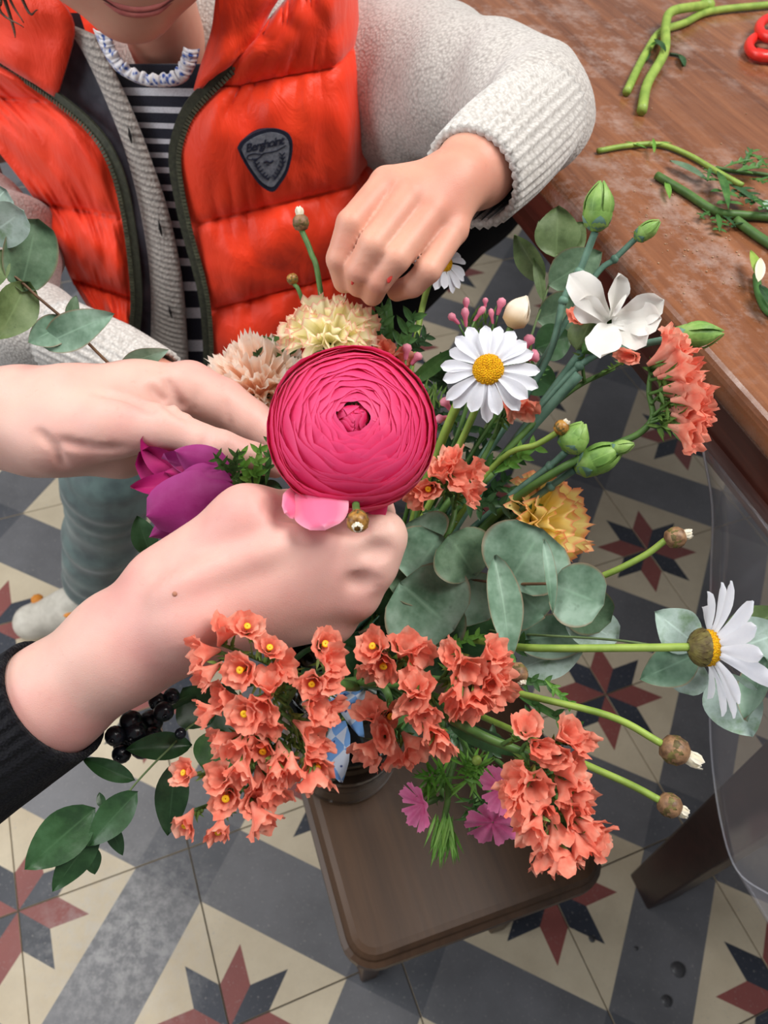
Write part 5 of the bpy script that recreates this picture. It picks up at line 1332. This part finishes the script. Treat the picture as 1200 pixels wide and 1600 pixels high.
# big sprig, lower left
FA = [(352, 986, 0, .3, -.8, 0), (385, 982, 0, .3, -.7, 1), (318, 1020, 0, -.8, .1, 0), (325, 1052, 0, -.7, .5, 0), (420, 1015, 0, .4, -.6, 1), (380, 1045, 0, -.4, .2, 1), (440, 1040, 0, .6, -.2, 0),
      (505, 1008, 0, .6, -.5, 1), (515, 1030, 0, .8, .2, 0), (488, 1065, 0, .0, .3, 1), (512, 1062, 0, .7, .0, 0), (420, 1070, 0, .1, -.7, 0), (412, 1100, 0, .0, .2, 0), (350, 1090, 0, -.7, -.3, 0), (326, 1112, 0, -.8, .2, 0), (385, 1112, 0, -.3, .1, 1), (415, 1128, 0, 0, .4, 0),
      (490, 1105, 0, .6, .1, 0), (515, 1108, 0, .9, .0, 0), (480, 1140, 0, .4, .3, 0), (490, 1165, 0, .4, .4, 0), (495, 1192, 0, .3, .7, 1), (492, 1214, 0, .2, .9, 0), (350, 1155, 0, -.7, .0, 0), (375, 1165, 0, -.2, .3, 0), (412, 1168, 0, .0, .5, 1), (440, 1180, 0, .2, .8, 0), (455, 1200, 0, .2, .9, 0), (430, 1206, 0, .0, .9, 0),
      (378, 1200, 0, -.3, .6, 0), (405, 1220, 0, .1, .8, 0), (430, 1236, 0, .3, .8, 0), (292, 1208, 0, -.6, -.4, 1), (346, 1216, 0, -.2, -.4, 0), (355, 1244, 0, .1, .2, 1), (396, 1250, 0, .2, .0, 0), (408, 1278, 0, .4, .7, 0), (292, 1284, 0, -.4, .8, 1), (342, 1294, 0, .0, .8, 1)]
statice('big spreading sprig of salmon statice below the adult wrist at lower left', FA, [(352, 1275), (385, 1215), (425, 1140), (450, 1090), (470, 1062), (520, 1068)], [(560, 1070, .37)], .300, 44, 2)
FB = [(585, 1012, 0, -.2, -.4, 1), (600, 1035, 0, .0, .5, 1), (632, 1012, 0, .4, -.5, 0), (652, 1020, 0, .5, .0, 0), (580, 1042, 0, -.5, .5, 0), (645, 1092, 0, -.2, .2, 0), (662, 1110, 0, .1, .4, 0), (672, 1140, 0, .3, .6, 0), (690, 1158, 0, .4, .8, 0), (650, 1075, 0, .2, -.6, 0),
      (710, 1022, 0, -.3, -.3, 0), (728, 1040, 0, .2, .2, 0), (768, 1020, 0, .5, -.4, 0), (775, 1045, 0, .8, .1, 0), (712, 1085, 0, -.3, .6, 0), (745, 1090, 0, .0, .8, 0), (778, 1078, 0, .5, .6, 0), (730, 1100, 0, .0, .8, 0), (765, 1062, 0, .5, .2, 0)]
statice('salmon statice sprig at the centre below the eucalyptus leaves', FB, [(775, 1035), (720, 1060), (660, 1060), (610, 1060), (565, 1066)], [(560, 1062, .40)], .325, 48, 4)
FB2 = [(580, 1115, 0, -.4, -.5, 0), (608, 1118, 0, .3, -.1, 1), (600, 1150, 0, .0, -.3, 0), (578, 1172, 0, -.6, .5, 0), (618, 1180, 0, .2, .9, 0), (646, 1165, 0, .7, .3, 0)]
statice('small salmon statice tuft just above the glass vase', FB2, [(612, 1150), (612, 1110), (600, 1075)], [(570, 1068, .41)], .345, 44, 6)
FC = [(822, 1140, 0, -.2, -.6, 0), (842, 1165, 0, .2, .0, 0), (885, 1148, 0, .4, -.6, 0), (905, 1160, 0, .6, -.1, 0), (868, 1180, 0, -.2, .0, 0), (815, 1215, 0, -.7, -.2, 0), (832, 1225, 0, .0, .1, 0), (800, 1240, 0, -.8, .2, 0), (820, 1262, 0, -.6, .2, 0), (845, 1262, 0, .0, .5, 0), (892, 1205, 0, .6, -.2, 0), (885, 1232, 0, .3, .2, 0), (908, 1250, 0, .8, .2, 0),
      (895, 1275, 0, .5, .3, 0), (920, 1292, 0, .9, .3, 0), (835, 1295, 0, -.4, .7, 0), (860, 1320, 0, -.1, .9, 0), (850, 1340, 0, -.1, 1., 0), (880, 1340, 0, .2, 1., 0), (905, 1320, 0, .6, .8, 0), (930, 1312, 0, .9, .4, 0), (872, 1300, 0, .1, .8, 0)]
statice('salmon statice sprig hanging over the stool corner at lower right', FC, [(885, 1310), (868, 1250), (855, 1200), (815, 1175), (755, 1150), (700, 1120)], [(640, 1085, .39)], .315, 47, 8)
FD = [(1042, 552, 0, .8, -.5, 0), (1055, 568, 0, .9, -.3, 0), (1065, 585, 0, .9, -.2, 0), (1072, 604, 0, 1., -.1, 0), (1080, 622, 0, 1., 0, 0), (1086, 640, 0, 1., .1, 0), (1082, 660, 0, .9, .3, 0), (1072, 676, 0, .8, .5, 0), (1050, 545, .006, .6, -.7, 0), (1070, 640, .006, .9, .2, 0), (1060, 610, .006, .9, 0, 0)]
statice('fan-shaped salmon statice head seen from the side before the dark table apron', FD, [(1020, 565), (1014, 610), (1020, 650), (1000, 676), (960, 695), (880, 730)], [(780, 800, .43), (660, 920, .46)], .385, 54, 10)
FE = [(690, 738, 0, -.2, -.5, 0), (710, 742, 0, .2, .2, 0), (672, 762, 0, -.4, .4, 1), (655, 772, 0, -.5, .4, 0), (738, 738, 0, .7, -.1, 0), (732, 768, 0, .7, .5, 0), (705, 722, 0, .1, -.6, 0)]
statice('small salmon statice tuft to the right of the pink ranunculus', FE, [(700, 760), (710, 800), (690, 850)], [(640, 920, .47)], .40, 38, 12)
FF = [(602, 548, 0, -.2, -.3, 0), (620, 562, 0, .3, .1, 0), (985, 556, -.02, -.5, .2, 0), (906, 498, -.0, -.2, -.3, 0), (812, 632, 0, .4, .6, 0), (800, 622, 0, .3, .5, 0)]
statice('few salmon statice florets peeping out behind the ranunculus and daisy', FF[:2], [(615, 575), (630, 640), (640, 700)], [(640, 860, .48)], .43, 38, 14)
statice('single salmon statice floret under the front daisy petals', FF[4:], [(790, 650), (740, 740), (690, 800)], [(640, 900, .48)], .415, 40, 15)
statice('single salmon statice floret beside the green carnation bud stem', FF[2:4], [(960, 575), (880, 620), (760, 740)], [(660, 880, .48)], .415, 34, 16)

# ------------------------------------------------------------------ small pink blossoms
PINK = petal_mat('pink_blossom', rgb(226, 120, 150), rgb(240, 168, 184), .6, .3, rgb(206, 92, 128), 200); PINKD = petal_mat('pink_dianthus', rgb(204, 70, 128), rgb(230, 120, 170), .6, .3, rgb(232, 160, 192), 300, .3, 1.)
def waxbud(label, pts, via, t0):
    t = thing('pink_bud_sprig', label, 'flower', vb, 'sprigs of small pink buds')
    for (x, y, dx, dy, L, w) in pts:
        b = P(x, y, t0); d = unit(CR * dx + CD * dy - CF * .3); l = R(L, t0); ww = R(w, t0)
        V, Fc = lathe([(ww * .3, -l * .1), (ww * .45, l * .15), (ww * .5, l * .4), (ww * .95, l * .7), (ww * .7, l * .95), (ww * .05, l * 1.05)], b, d, 10); bo = obj('bud', V, Fc, PINK, t, attr={'rib': [min(1, (i // 10) / 5) for i in range(len(V))]})
        V, Fc = tube([b, b - d * l * .8 + CD * .004], .0006, 5); obj('pedicel', V, Fc, STEM_G, bo, loc=origin(t))
    mb = MB(); rb = []
    cx, cy = np.mean([p[0] for p in pts]), np.mean([p[1] for p in pts])
    for q in range(26):
        p = P(cx + random.uniform(-22, 22), cy + random.uniform(4, 40), t0 + .006); v_, f_, r_ = blade(p, p + unit(-CD + CR * random.uniform(-.7, .7) - CF * .2) * R(random.uniform(16, 34), t0), R(2.0, t0), -CF, w_lance, .08, .2, 2, 4); mb.add(v_, f_); rb += r_
    mb.obj('needle_leaves', SPIKE, t, kind='stuff', attr={'rib': rb})
    full_stem(t, P(cx, cy + 20, t0 + .006), via, .0012, STEM_G)
waxbud('pink buds standing up behind the front daisy', [(728, 508, -.1, -1, 26, 7), (716, 505, -.7, -.6, 20, 7), (742, 500, .6, -.8, 24, 6), (728, 488, 0, -1, 22, 6), (778, 490, .3, -1, 24, 8), (770, 505, -.2, -1, 22, 5), (758, 480, 0, -1, 14, 5)], [(740, 600, .43), (670, 780, .46)], .42)
waxbud('pink buds to the right of the front daisy', [(806, 552, -.2, -.8, 22, 7), (818, 548, .4, -.8, 26, 10), (796, 545, -.8, -.4, 18, 6), (822, 560, .8, -.2, 20, 12)], [(780, 640, .44), (680, 800, .46)], .42)
waxbud('pink buds between the ranunculus and the daisy', [(634, 560, .1, -1, 22, 9), (644, 568, .6, -.7, 20, 8), (704, 640, -.5, -.6, 22, 9), (700, 652, -.9, .2, 20, 8)], [(660, 720, .45), (640, 860, .47)], .425)
# sweet william: fringed pink flowers and feathery green tufts
def dianthus(label, c, ax, r, n, via, fold=.3):
    t = thing('dianthus', label, 'flower', vb, 'fringed pink dianthus'); M = frame(ax, CR); C0 = P(*c); rr = R(r, c[2])
    for k in range(n):
        a = k * 2 * math.pi / n + .4; d = M @ A([math.cos(a), math.sin(a), fold]); z = M[:, 2]; sd = np.cross(unit(d), z)
        V = []; rib = []; nu, nv = 12, 6
        for j in range(nv + 1):
            v = j / nv
            for i in range(nu + 1):
                u = 2 * i / nu - 1; V.append(C0 + d * rr * (v * (1 - .12 * u * u) + (.07 if i % 2 else 0) * v ** 6) + sd * u * rr * .56 * (.15 + .85 * v) + z * rr * (.10 * math.sin(u * 5 + k) * v)); rib.append(v)
        Fc = [(j * (nu + 1) + i, j * (nu + 1) + i + 1, (j + 1) * (nu + 1) + i + 1, (j + 1) * (nu + 1) + i) for j in range(nv) for i in range(nu)]
        obj('petal', V, Fc, PINKD, t, attr={'rib': rib})
    V, Fc = lathe([(rr * .05, -rr * .9), (rr * .14, -rr * .6), (rr * .13, -rr * .1), (rr * .02, .02 * rr)], C0, ax, 10); obj('calyx', V, Fc, STEM_G, t)
    full_stem(t, C0 - M[:, 2] * rr * .9, via, .0012, STEM_G)
dianthus('deep pink dianthus flower beside the vase, leftmost of the fringed ones', (662, 1256, .365), unit(-CR * .85 - CF * .55 + CD * .1), 36, 5, [(690, 1240, .38), (680, 1150, .41)], .5)
dianthus('pale pink dianthus flower with ragged petals over the stool, lowest of the fringed ones', (770, 1285, .355), unit(-CF * .9 + CD * .5 - CR * .1), 42, 5, [(765, 1240, .375), (710, 1140, .41)], .1)
dianthus('pink dianthus flower tucked against the right-hand statice', (786, 1232, .345), unit(-CF * .5 - CR * .8), 36, 5, [(790, 1200, .37), (700, 1120, .41)], .4)
def tuft(label, c, n, L, spread, dirv, t0, via, mat=BRIGHT, w=2.6):
    t = thing('feathery_tuft', label, 'foliage', vb, 'feathery green tufts'); rnd = random.Random(int(c[0]))
    C0 = P(c[0], c[1], t0)
    for k in range(n):
        d = unit(CR * (dirv[0] + rnd.uniform(-spread, spread)) + CD * (dirv[1] + rnd.uniform(-spread, spread)) - CF * rnd.uniform(0, .7))
        b = C0 + CR * R(rnd.uniform(-14, 14), t0) + CD * R(rnd.uniform(-14, 14), t0); l = R(L * rnd.uniform(.6, 1.1), t0)
        V, Fc, rib = blade(b, b + d * l, R(w, t0), -CF, w_lance, rnd.uniform(-.12, .12), .3, 2, 5); obj('leaf', V, Fc, mat, t, attr={'rib': rib})
    full_stem(t, C0, via, .0015, STEM_G)
tuft('feathery bright green tuft hanging lowest over the stool seat', (694, 1282, 0), 46, 62, .42, (-.05, 1), .355, [(700, 1230, .37), (690, 1130, .41)])
tuft('feathery green tuft in the middle between the pink dianthus flowers', (738, 1205, 0), 46, 46, 1.0, (0, .1), .36, [(720, 1150, .39), (680, 1090, .42)])
tuft('feathery green tuft to the left between the vase and the dianthus', (684, 1218, 0), 40, 46, 1.0, (-.1, .0), .372, [(690, 1160, .39), (670, 1090, .42)])
tuft('feathery dark green tuft half hidden under the right-hand statice', (745, 1262, 0), 30, 40, .9, (-.2, .3), .375, [(730, 1190, .39), (690, 1100, .42)], MIDL)
dbud('tiny green bud amid the feathery foliage', (745, 1188, .345), (0, -.3, -.9), 8, [(730, 1170, .37), (690, 1100, .42)], mat=STEM_Y, tipw=0, stm=STEM_G, sr=.001)

# ------------------------------------------------------------------ lobed daisy foliage and broad fillers
def foliage(label, leaves, via, group='lobed green leaf sprays'):
    t = thing('leaf_spray', label, 'foliage', vb, group)
    for (b, tp, w, mt, rl) in leaves: lobed(t, b, tp, w, mt, rl, 3)
    b = leaves[0][0]; full_stem(t, P(*b), via, .0014, STEM_G)
foliage('lobed green leaves beside the child fingertips', [((620, 560, .44), (650, 484, .435), 26, MIDL, 0), ((600, 560, .445), (596, 470, .44), 20, MIDL, 20), ((632, 556, .445), (672, 520, .44), 18, DARKL, 0), ((575, 540, .445), (592, 482, .44), 14, MIDL, -20)], [(610, 660, .46), (590, 840, .48)])
foliage('lobed green leaves between the two adult hands', [((392, 768, .385), (372, 700, .378), 18, BRIGHT, 10), ((400, 764, .385), (408, 690, .376), 20, BRIGHT, -8), ((415, 760, .388), (424, 672, .384), 14, MIDL, 10), ((380, 760, .39), (350, 716, .385), 12, MIDL, 0)], [(430, 820, .43), (500, 940, .47)])
foliage('dark lobed leaves low against the orange vest', [((430, 585, .46), (426, 522, .455), 18, MIDL, 0), ((440, 580, .46), (455, 530, .455), 18, MIDL, 10), ((415, 590, .46), (400, 545, .455), 14, DARKL, 0)], [(470, 700, .47), (520, 860, .49)])
foliage('lobed green leaves under the round carnation bud', [((770, 740, .42), (850, 690, .41), 22, BRIGHT, 0), ((740, 730, .425), (822, 712, .415), 20, MIDL, 14), ((720, 780, .43), (800, 790, .42), 22, DARKL, 0), ((700, 760, .43), (760, 800, .425), 22, DARKL, 10), ((690, 790, .435), (660, 830, .43), 20, DARKL, 0), ((780, 760, .43), (838, 786, .42), 16, MIDL, 0)], [(690, 830, .45), (630, 930, .48)])
foliage('lobed green leaves at the foot of the long daisy stems', [((770, 1020, .40), (830, 1000, .39), 22, MIDL, 0), ((790, 1060, .38), (870, 1070, .37), 18, MIDL, 0), ((800, 1080, .375), (930, 1150, .355), 18, MIDL, 10), ((730, 1100, .39), (700, 1170, .38), 24, DARKL, 0), ((690, 1010, .40), (760, 990, .395), 16, BRIGHT, 0), ((820, 1100, .37), (840, 1150, .365), 14, MIDL, 0), ((770, 1130, .38), (770, 1185, .375), 20, DARKL, 0), ((850, 1060, .37), (900, 1110, .36), 12, BRIGHT, 0)], [(720, 1060, .42), (640, 1040, .46)])
foliage('dark lobed leaves filling the gap between the ranunculus and the daisy stems', [((670, 760, .46), (720, 690, .455), 24, DARKL, 0), ((720, 740, .46), (770, 690, .455), 22, DARKL, 0), ((690, 720, .465), (740, 660, .46), 26, DARKL, 0), ((740, 790, .455), (800, 740, .45), 22, DARKL, 10), ((660, 700, .47), (690, 620, .465), 26, DARKL, 0), ((650, 600, .47), (700, 560, .465), 22, DARKL, 0), ((780, 830, .455), (840, 800, .45), 18, DARKL, 0)], [(640, 880, .48)])
foliage('lobed dark leaves around the middle of the stems', [((640, 720, .45), (690, 660, .44), 24, DARKL, 0), ((680, 700, .45), (650, 640, .445), 22, DARKL, 0), ((700, 680, .45), (720, 610, .445), 22, DARKL, 10), ((740, 700, .45), (790, 640, .445), 18, MIDL, 0), ((650, 830, .44), (700, 800, .435), 24, DARKL, 0), ((620, 620, .46), (670, 590, .455), 20, DARKL, 0), ((700, 620, .46), (676, 570, .455), 20, DARKL, 0), ((820, 600, .46), (850, 570, .455), 16, MIDL, 0)], [(630, 820, .47)])
def broad(label, leaves, via):
    t = thing('broad_leaves', label, 'foliage', vb, 'broad dark leaves in the bouquet')
    for (b, tp, w, rl, mt) in leaves: leaf(t, b, tp, w, mt, rl, 'leaf', w_oval, cup=.2, bend=.06, nu=6, nv=10)
    full_stem(t, P(*leaves[0][0]), via, .0018, STEM_D)
broad('broad dark leaves under the round eucalyptus', [((640, 960, .43), (560, 900, .425), 30, 0, DARKL), ((650, 980, .43), (580, 980, .42), 34, 10, DARKL), ((700, 1000, .42), (810, 985, .42), 32, 0, DARKL), ((720, 960, .43), (850, 940, .43), 44, 0, DARKL), ((620, 960, .43), (590, 1040, .41), 30, 0, DARKL), ((690, 1040, .42), (640, 1060, .40), 26, 0, DARKL)], [(600, 1000, .46)])
broad('long green blades rising beside the child fingertips', [((590, 600, .45), (608, 462, .445), 14, 10, MIDL), ((640, 600, .45), (720, 540, .44), 12, 0, MIDL), ((700, 600, .45), (750, 520, .44), 12, 20, MIDL), ((690, 560, .45), (730, 585, .44), 14, 0, DARKL)], [(620, 760, .47)])
broad('dark green leaf beside the purple anemone', [((236, 870, .40), (214, 806, .40), 20, 0, DARKL), ((420, 768, .40), (370, 742, .395), 20, 0, DARKL), ((440, 762, .40), (400, 770, .395), 16, 0, DARKL)], [(330, 900, .44), (450, 960, .48)])
broad('dark leaves around the mouth of the vase', [((560, 1060, .43), (520, 1005, .42), 26, 0, DARKL), ((590, 1080, .42), (660, 1180, .395), 20, 0, DARKL), ((640, 1090, .41), (600, 1160, .40), 16, 0, MIDL), ((700, 1120, .40), (740, 1180, .39), 20, 0, DARKL), ((700, 1130, .36), (830, 1182, .335), 16, 12, DARKL), ((545, 1040, .43), (560, 985, .42), 22, 0, DARKL), ((500, 1080, .43), (470, 1040, .41), 20, 0, DARKL)], [(570, 1070, .46)])
for (pts, r, lab) in (([(620, 640, .43), (690, 660, .43), (700, 600, .42)], 5, 'plain green stem crossing below the front daisy'),):
    pass
def plain(label, head, via, r, mat):
    t = thing('flower_stem', label, 'stem', vb, 'bare stems in the bouquet'); full_stem(t, P(*head), via, r, mat)
plain('thick blue-green stem running up to the white carnation', (905, 585, .42), [(820, 680, .435), (720, 800, .455), (640, 920, .47)], .0028, STEM_B)
plain('yellow-green stem leaning left of the front daisy', (716, 628, .415), [(690, 690, .43), (650, 800, .46)], .0026, STEM_Y)
plain('green stem crossing level above the vase', (500, 1076, .33), [(560, 1066, .36), (620, 1060, .40)], .0028, STEM_G)
plain('dark green stem rising behind the eucalyptus', (862, 726, .42), [(760, 830, .44), (660, 930, .47)], .0026, STEM_D)

# ------------------------------------------------------------------ blue and white paper tag tucked in the vase
N = Nodes('delft_paper'); ck = N.n('TexChecker', Scale=110.0); ck.inputs['Color1'].default_value = rgb(206, 216, 232); ck.inputs['Color2'].default_value = rgb(116, 164, 222)
uvm = N.coord((1, 1, 1), (0, 0, math.radians(40))); N.l(uvm, ck.inputs['Vector']); vo = N.n('TexVoronoi', Scale=190.0); N.l(N.tc.outputs['Object'], vo.inputs['Vector'])
N.color(N.mix(N.ramp(vo.outputs['Distance'], [(0.12, (1, 1, 1, 1)), (0.2, (0, 0, 0, 1))]), ck.outputs['Color'], rgb(40, 62, 128))); N.set(.5, .3); TAGM = N.mat
tg = thing('paper_tag', 'folded blue and white patterned paper tag above the vase', 'tag', P(540, 1190, .40))
def strip(name, L, Rr, t0, t1):
    V, Fc = grid(lambda u, v: P(*(A(edge(L, v)) * (1 - u) + A(edge(Rr, v)) * u), t0 + (t1 - t0) * v + .004 * math.sin(v * 5 + u * 2)), 4, 10)
    o = obj(name, V, Fc, TAGM, tg); modify(o, 'SOLIDIFY', thickness=.0006)
strip('tag_end', [(520, 1130), (508, 1160), (508, 1200), (530, 1222)], [(540, 1126), (548, 1150), (546, 1185), (534, 1222)], .392, .386)
strip('tag_fold', [(520, 1088), (530, 1110), (545, 1130), (560, 1150)], [(575, 1080), (568, 1100), (566, 1130), (568, 1152)], .402, .398)
strip('tag_fold', [(506, 1092), (518, 1100), (526, 1106)], [(560, 1072), (570, 1080), (574, 1090)], .405, .400)

# ------------------------------------------------------------------ cuttings on the table
def TP(x, y, h=0.0): return PZ(x, y, TZ + h)
def tstem(name, label, pts, rpx, mat, h=None, group='cut stems on the table'):
    c = TP(*pts[0]); t0 = (c - CAM) @ CF; r = R(rpx, t0)
    t = thing(name, label, 'cutting', c, group)
    V, Fc = tube(catmull([TP(x, y, r + 0.0004 + (h[i] if h else 0)) for i, (x, y) in enumerate(pts)], 7), r, 10); obj('stem', V, Fc, mat, t)
    return t
def tleaf(t, b, tp, w, mat, h=.003, shape=w_oval, lob=False, lift=.0):
    B, TT = TP(*b, h), TP(*tp, h + lift); tt = (B - CAM) @ CF
    if lob:
        ax = TT - B; ww = R(w, tt); V, Fc, rib = blade(B, TT, ww * .32, up_, w_oval, .06, .2, 4, 6); V = list(V); rib = list(rib); sd = np.cross(unit(ax), up_)
        for k in range(3):
            for sg in (-1, 1):
                p = B + ax * (.25 + .27 * k); e_ = p + (unit(ax) * .8 + sd * sg) * ww * random.uniform(.7, 1.1) + up_ * random.uniform(0, .003); v2, f2, r2 = blade(p, e_, ww * .24, up_, w_oval, .05, .2, 2, 4)
                o_ = len(V); V += v2; rib += r2; Fc = Fc + [tuple(q + o_ for q in f) for f in f2]
    else: V, Fc, rib = blade(B, TT, R(w, tt), up_, shape, .05, .25, 6, 9)
    return obj('leaf', V, Fc, mat, t, attr={'rib': rib})
a_ = tstem('cut_stem', 'thick bent yellow-green stem lying uppermost on the table', [(1003, 173), (1012, 130), (1038, 82), (1040, 40), (1050, 18), (1090, 10), (1106, 8)], 8, STEM_Y, [0, 0, .003, .008, .010, .006, 0])
V, Fc = ball(TP(1104, 8, .006), (.008, .006, .006), 10, 8); obj('node', V, Fc, STEM_Y, a_)
b_ = tstem('cut_stem', 'pale green stem running off the top right of the table', [(979, 144), (995, 110), (1012, 78), (1032, 50), (1070, 36), (1110, 18), (1200, 8), (1300, 0)], 6.5, STEM_Y)
tleaf(b_, (1012, 80), (1006, 100), 6, DARKL); tleaf(b_, (1022, 62), (1040, 82), 6, DARKL, .012); tleaf(b_, (1015, 72), (1036, 66), 4, BRIGHT, .010)
c_ = tstem('twig_end', 'tiny dark twig end beside the bent stem', [(1046, 84), (1062, 88), (1068, 102)], 2.2, STEM_D, group='leafy trimmings on the table'); tleaf(c_, (1062, 86), (1070, 106), 5, DARKL)
d_ = tstem('cut_stem', 'yellow stem with a curled tip amid the leafy trimmings', [(934, 236), (980, 228), (1030, 226), (1075, 242), (1120, 268), (1160, 290)], 4.2, STEM_Y)
tleaf(d_, (1010, 232), (976, 222), 3, BRIGHT); tleaf(d_, (1020, 226), (1050, 224), 3, BRIGHT); tleaf(d_, (1022, 240), (1020, 216), 3, BRIGHT, .006)
e_ = tstem('cut_stem', 'dark green stem cut at a slant, nearest on the table', [(1026, 274), (1070, 300), (1118, 330), (1160, 336), (1215, 340)], 6.2, STEM_G)
tleaf(e_, (1040, 284), (1046, 312), 5, BRIGHT); tleaf(e_, (1120, 334), (1124, 364), 14, MIDL, lob=True); tleaf(e_, (1110, 330), (1092, 342), 10, MIDL, lob=True); tleaf(e_, (1128, 336), (1150, 356), 10, DARKL, lob=True)
f_ = tstem('cut_stem', 'dark green stem end running off the right side of the table', [(1150, 344), (1180, 366), (1225, 396)], 7, STEM_G)
g_ = tstem('leafy_cutting', 'cut-leaved green sprig among the table trimmings', [(1118, 262), (1150, 268), (1190, 272), (1230, 280)], 3, STEM_G, group='leafy trimmings on the table')
for b, tp, w in (((1120, 268), (1138, 330), 22), ((1140, 290), (1180, 318), 20), ((1150, 268), (1190, 262), 16), ((1130, 262), (1176, 250), 10), ((1160, 262), (1176, 232), 12), ((1170, 240), (1198, 262), 14), ((1170, 280), (1196, 286), 14), ((1110, 262), (1104, 284), 10), ((1150, 300), (1200, 330), 18)): tleaf(g_, b, tp, w, MIDL if w != 20 else DARKL, .006, lob=True, lift=.004)
tleaf(g_, (1046, 252), (1106, 284), 9, EUCD, .004); tleaf(g_, (1190, 328), (1215, 320), 14, EUC, .004)
h_ = tstem('leafy_cutting', 'dark curled leaf with a pale tip at the right edge of the table', [(1182, 430), (1186, 460), (1200, 486), (1230, 500)], 6, MIDL, group='leafy trimmings on the table')
tleaf(h_, (1186, 440), (1172, 392), 9, STEM_Y, .008); tleaf(h_, (1184, 442), (1188, 404), 8, BUDW, .010); tleaf(h_, (1186, 446), (1214, 494), 10, DARKL, .008)
# scissors
REDP = simple('red_plastic', rgb(224, 44, 34), rgb(206, 36, 30), 60, .35, .5, bump=0); STEEL = simple('steel', rgb(150, 150, 155), None, 60, .3); STEEL.node_tree.nodes['Principled BSDF'].inputs['Metallic'].default_value = 1
sc_ = thing('scissors', 'red-handled scissors at the upper right of the table', 'scissors', TP(1200, 70))
for cx, cy, rx, ry, hh in ((1196, 72, 26, 17, .006), (1212, 44, 26, 17, .010)):
    ring = [TP(cx + rx * math.cos(a), cy + ry * math.sin(a), hh) for a in np.linspace(0, 2 * math.pi, 25)]
    V, Fc = tube(ring, .0042, 10, cap=False); obj('handle', V, Fc, REDP, sc_)
for a, b in (((1180, 84), (1240, 96)), ((1232, 50), (1260, 90))):
    V, Fc = tube([TP(*a, .006), TP(*b, .006)], [.005, .004], 10); obj('shank', V, Fc, REDP, sc_)
for q in (0, 6):
    V, Fc = tube([TP(1238, 94 - q, .006), TP(1330, 118 + q * 3, .004)], [.005, .001], 8, flat=(up_, .3)); obj('blade', V, Fc, STEEL, sc_)
# crumbs and lint
CRUMB = simple('crumb', rgb(190, 160, 130), rgb(150, 116, 90), 300, .8)
mb = MB()
for q in range(170):
    x, y = random.gauss(1075, 70), random.gauss(370, 70)
    if q > 150: x, y = random.uniform(930, 1200), random.uniform(90, 520)
    if y > 367 + (x - 941) * 1.12 - 12: continue
    r = random.uniform(.0002, .0007); mb.add(*ball(TP(x, y, r * .7), (r, r * random.uniform(.6, 1.2), r * .7), 5, 4))
mb.obj('crumbs', CRUMB, label='fine crumbs and petal dust scattered over the table top', cat='crumbs', kind='stuff')
LINT = simple('lint', rgb(230, 230, 235), None, 300, .9)
obj('lint', *ball(TP(921, 161, .003), (.004, .003, .003), 8, 6), LINT, label='speck of white lint on the table beside the elbow', cat='lint')
SPOT = simple('dried_spot', rgb(74, 73, 75), None, 60, .4)
for (x, y, r) in ((1060, 1515, 11), (1042, 1564, 8), (925, 1467, 5), (994, 1482, 3)):
    c0 = PZ(x, y, .0007); rr = R(r, 0.95); V = [c0 + A([rr * math.cos(a) * (1 + .1 * math.sin(3 * a)), rr * math.sin(a), 0]) for a in np.linspace(0, 2 * math.pi, 16, endpoint=False)]
    obj('spot', V + [v - A([0, 0, .0005]) for v in V], [tuple(range(16))] + [(k, 16 + k, 16 + (k + 1) % 16, (k + 1) % 16) for k in range(16)], SPOT, floor)
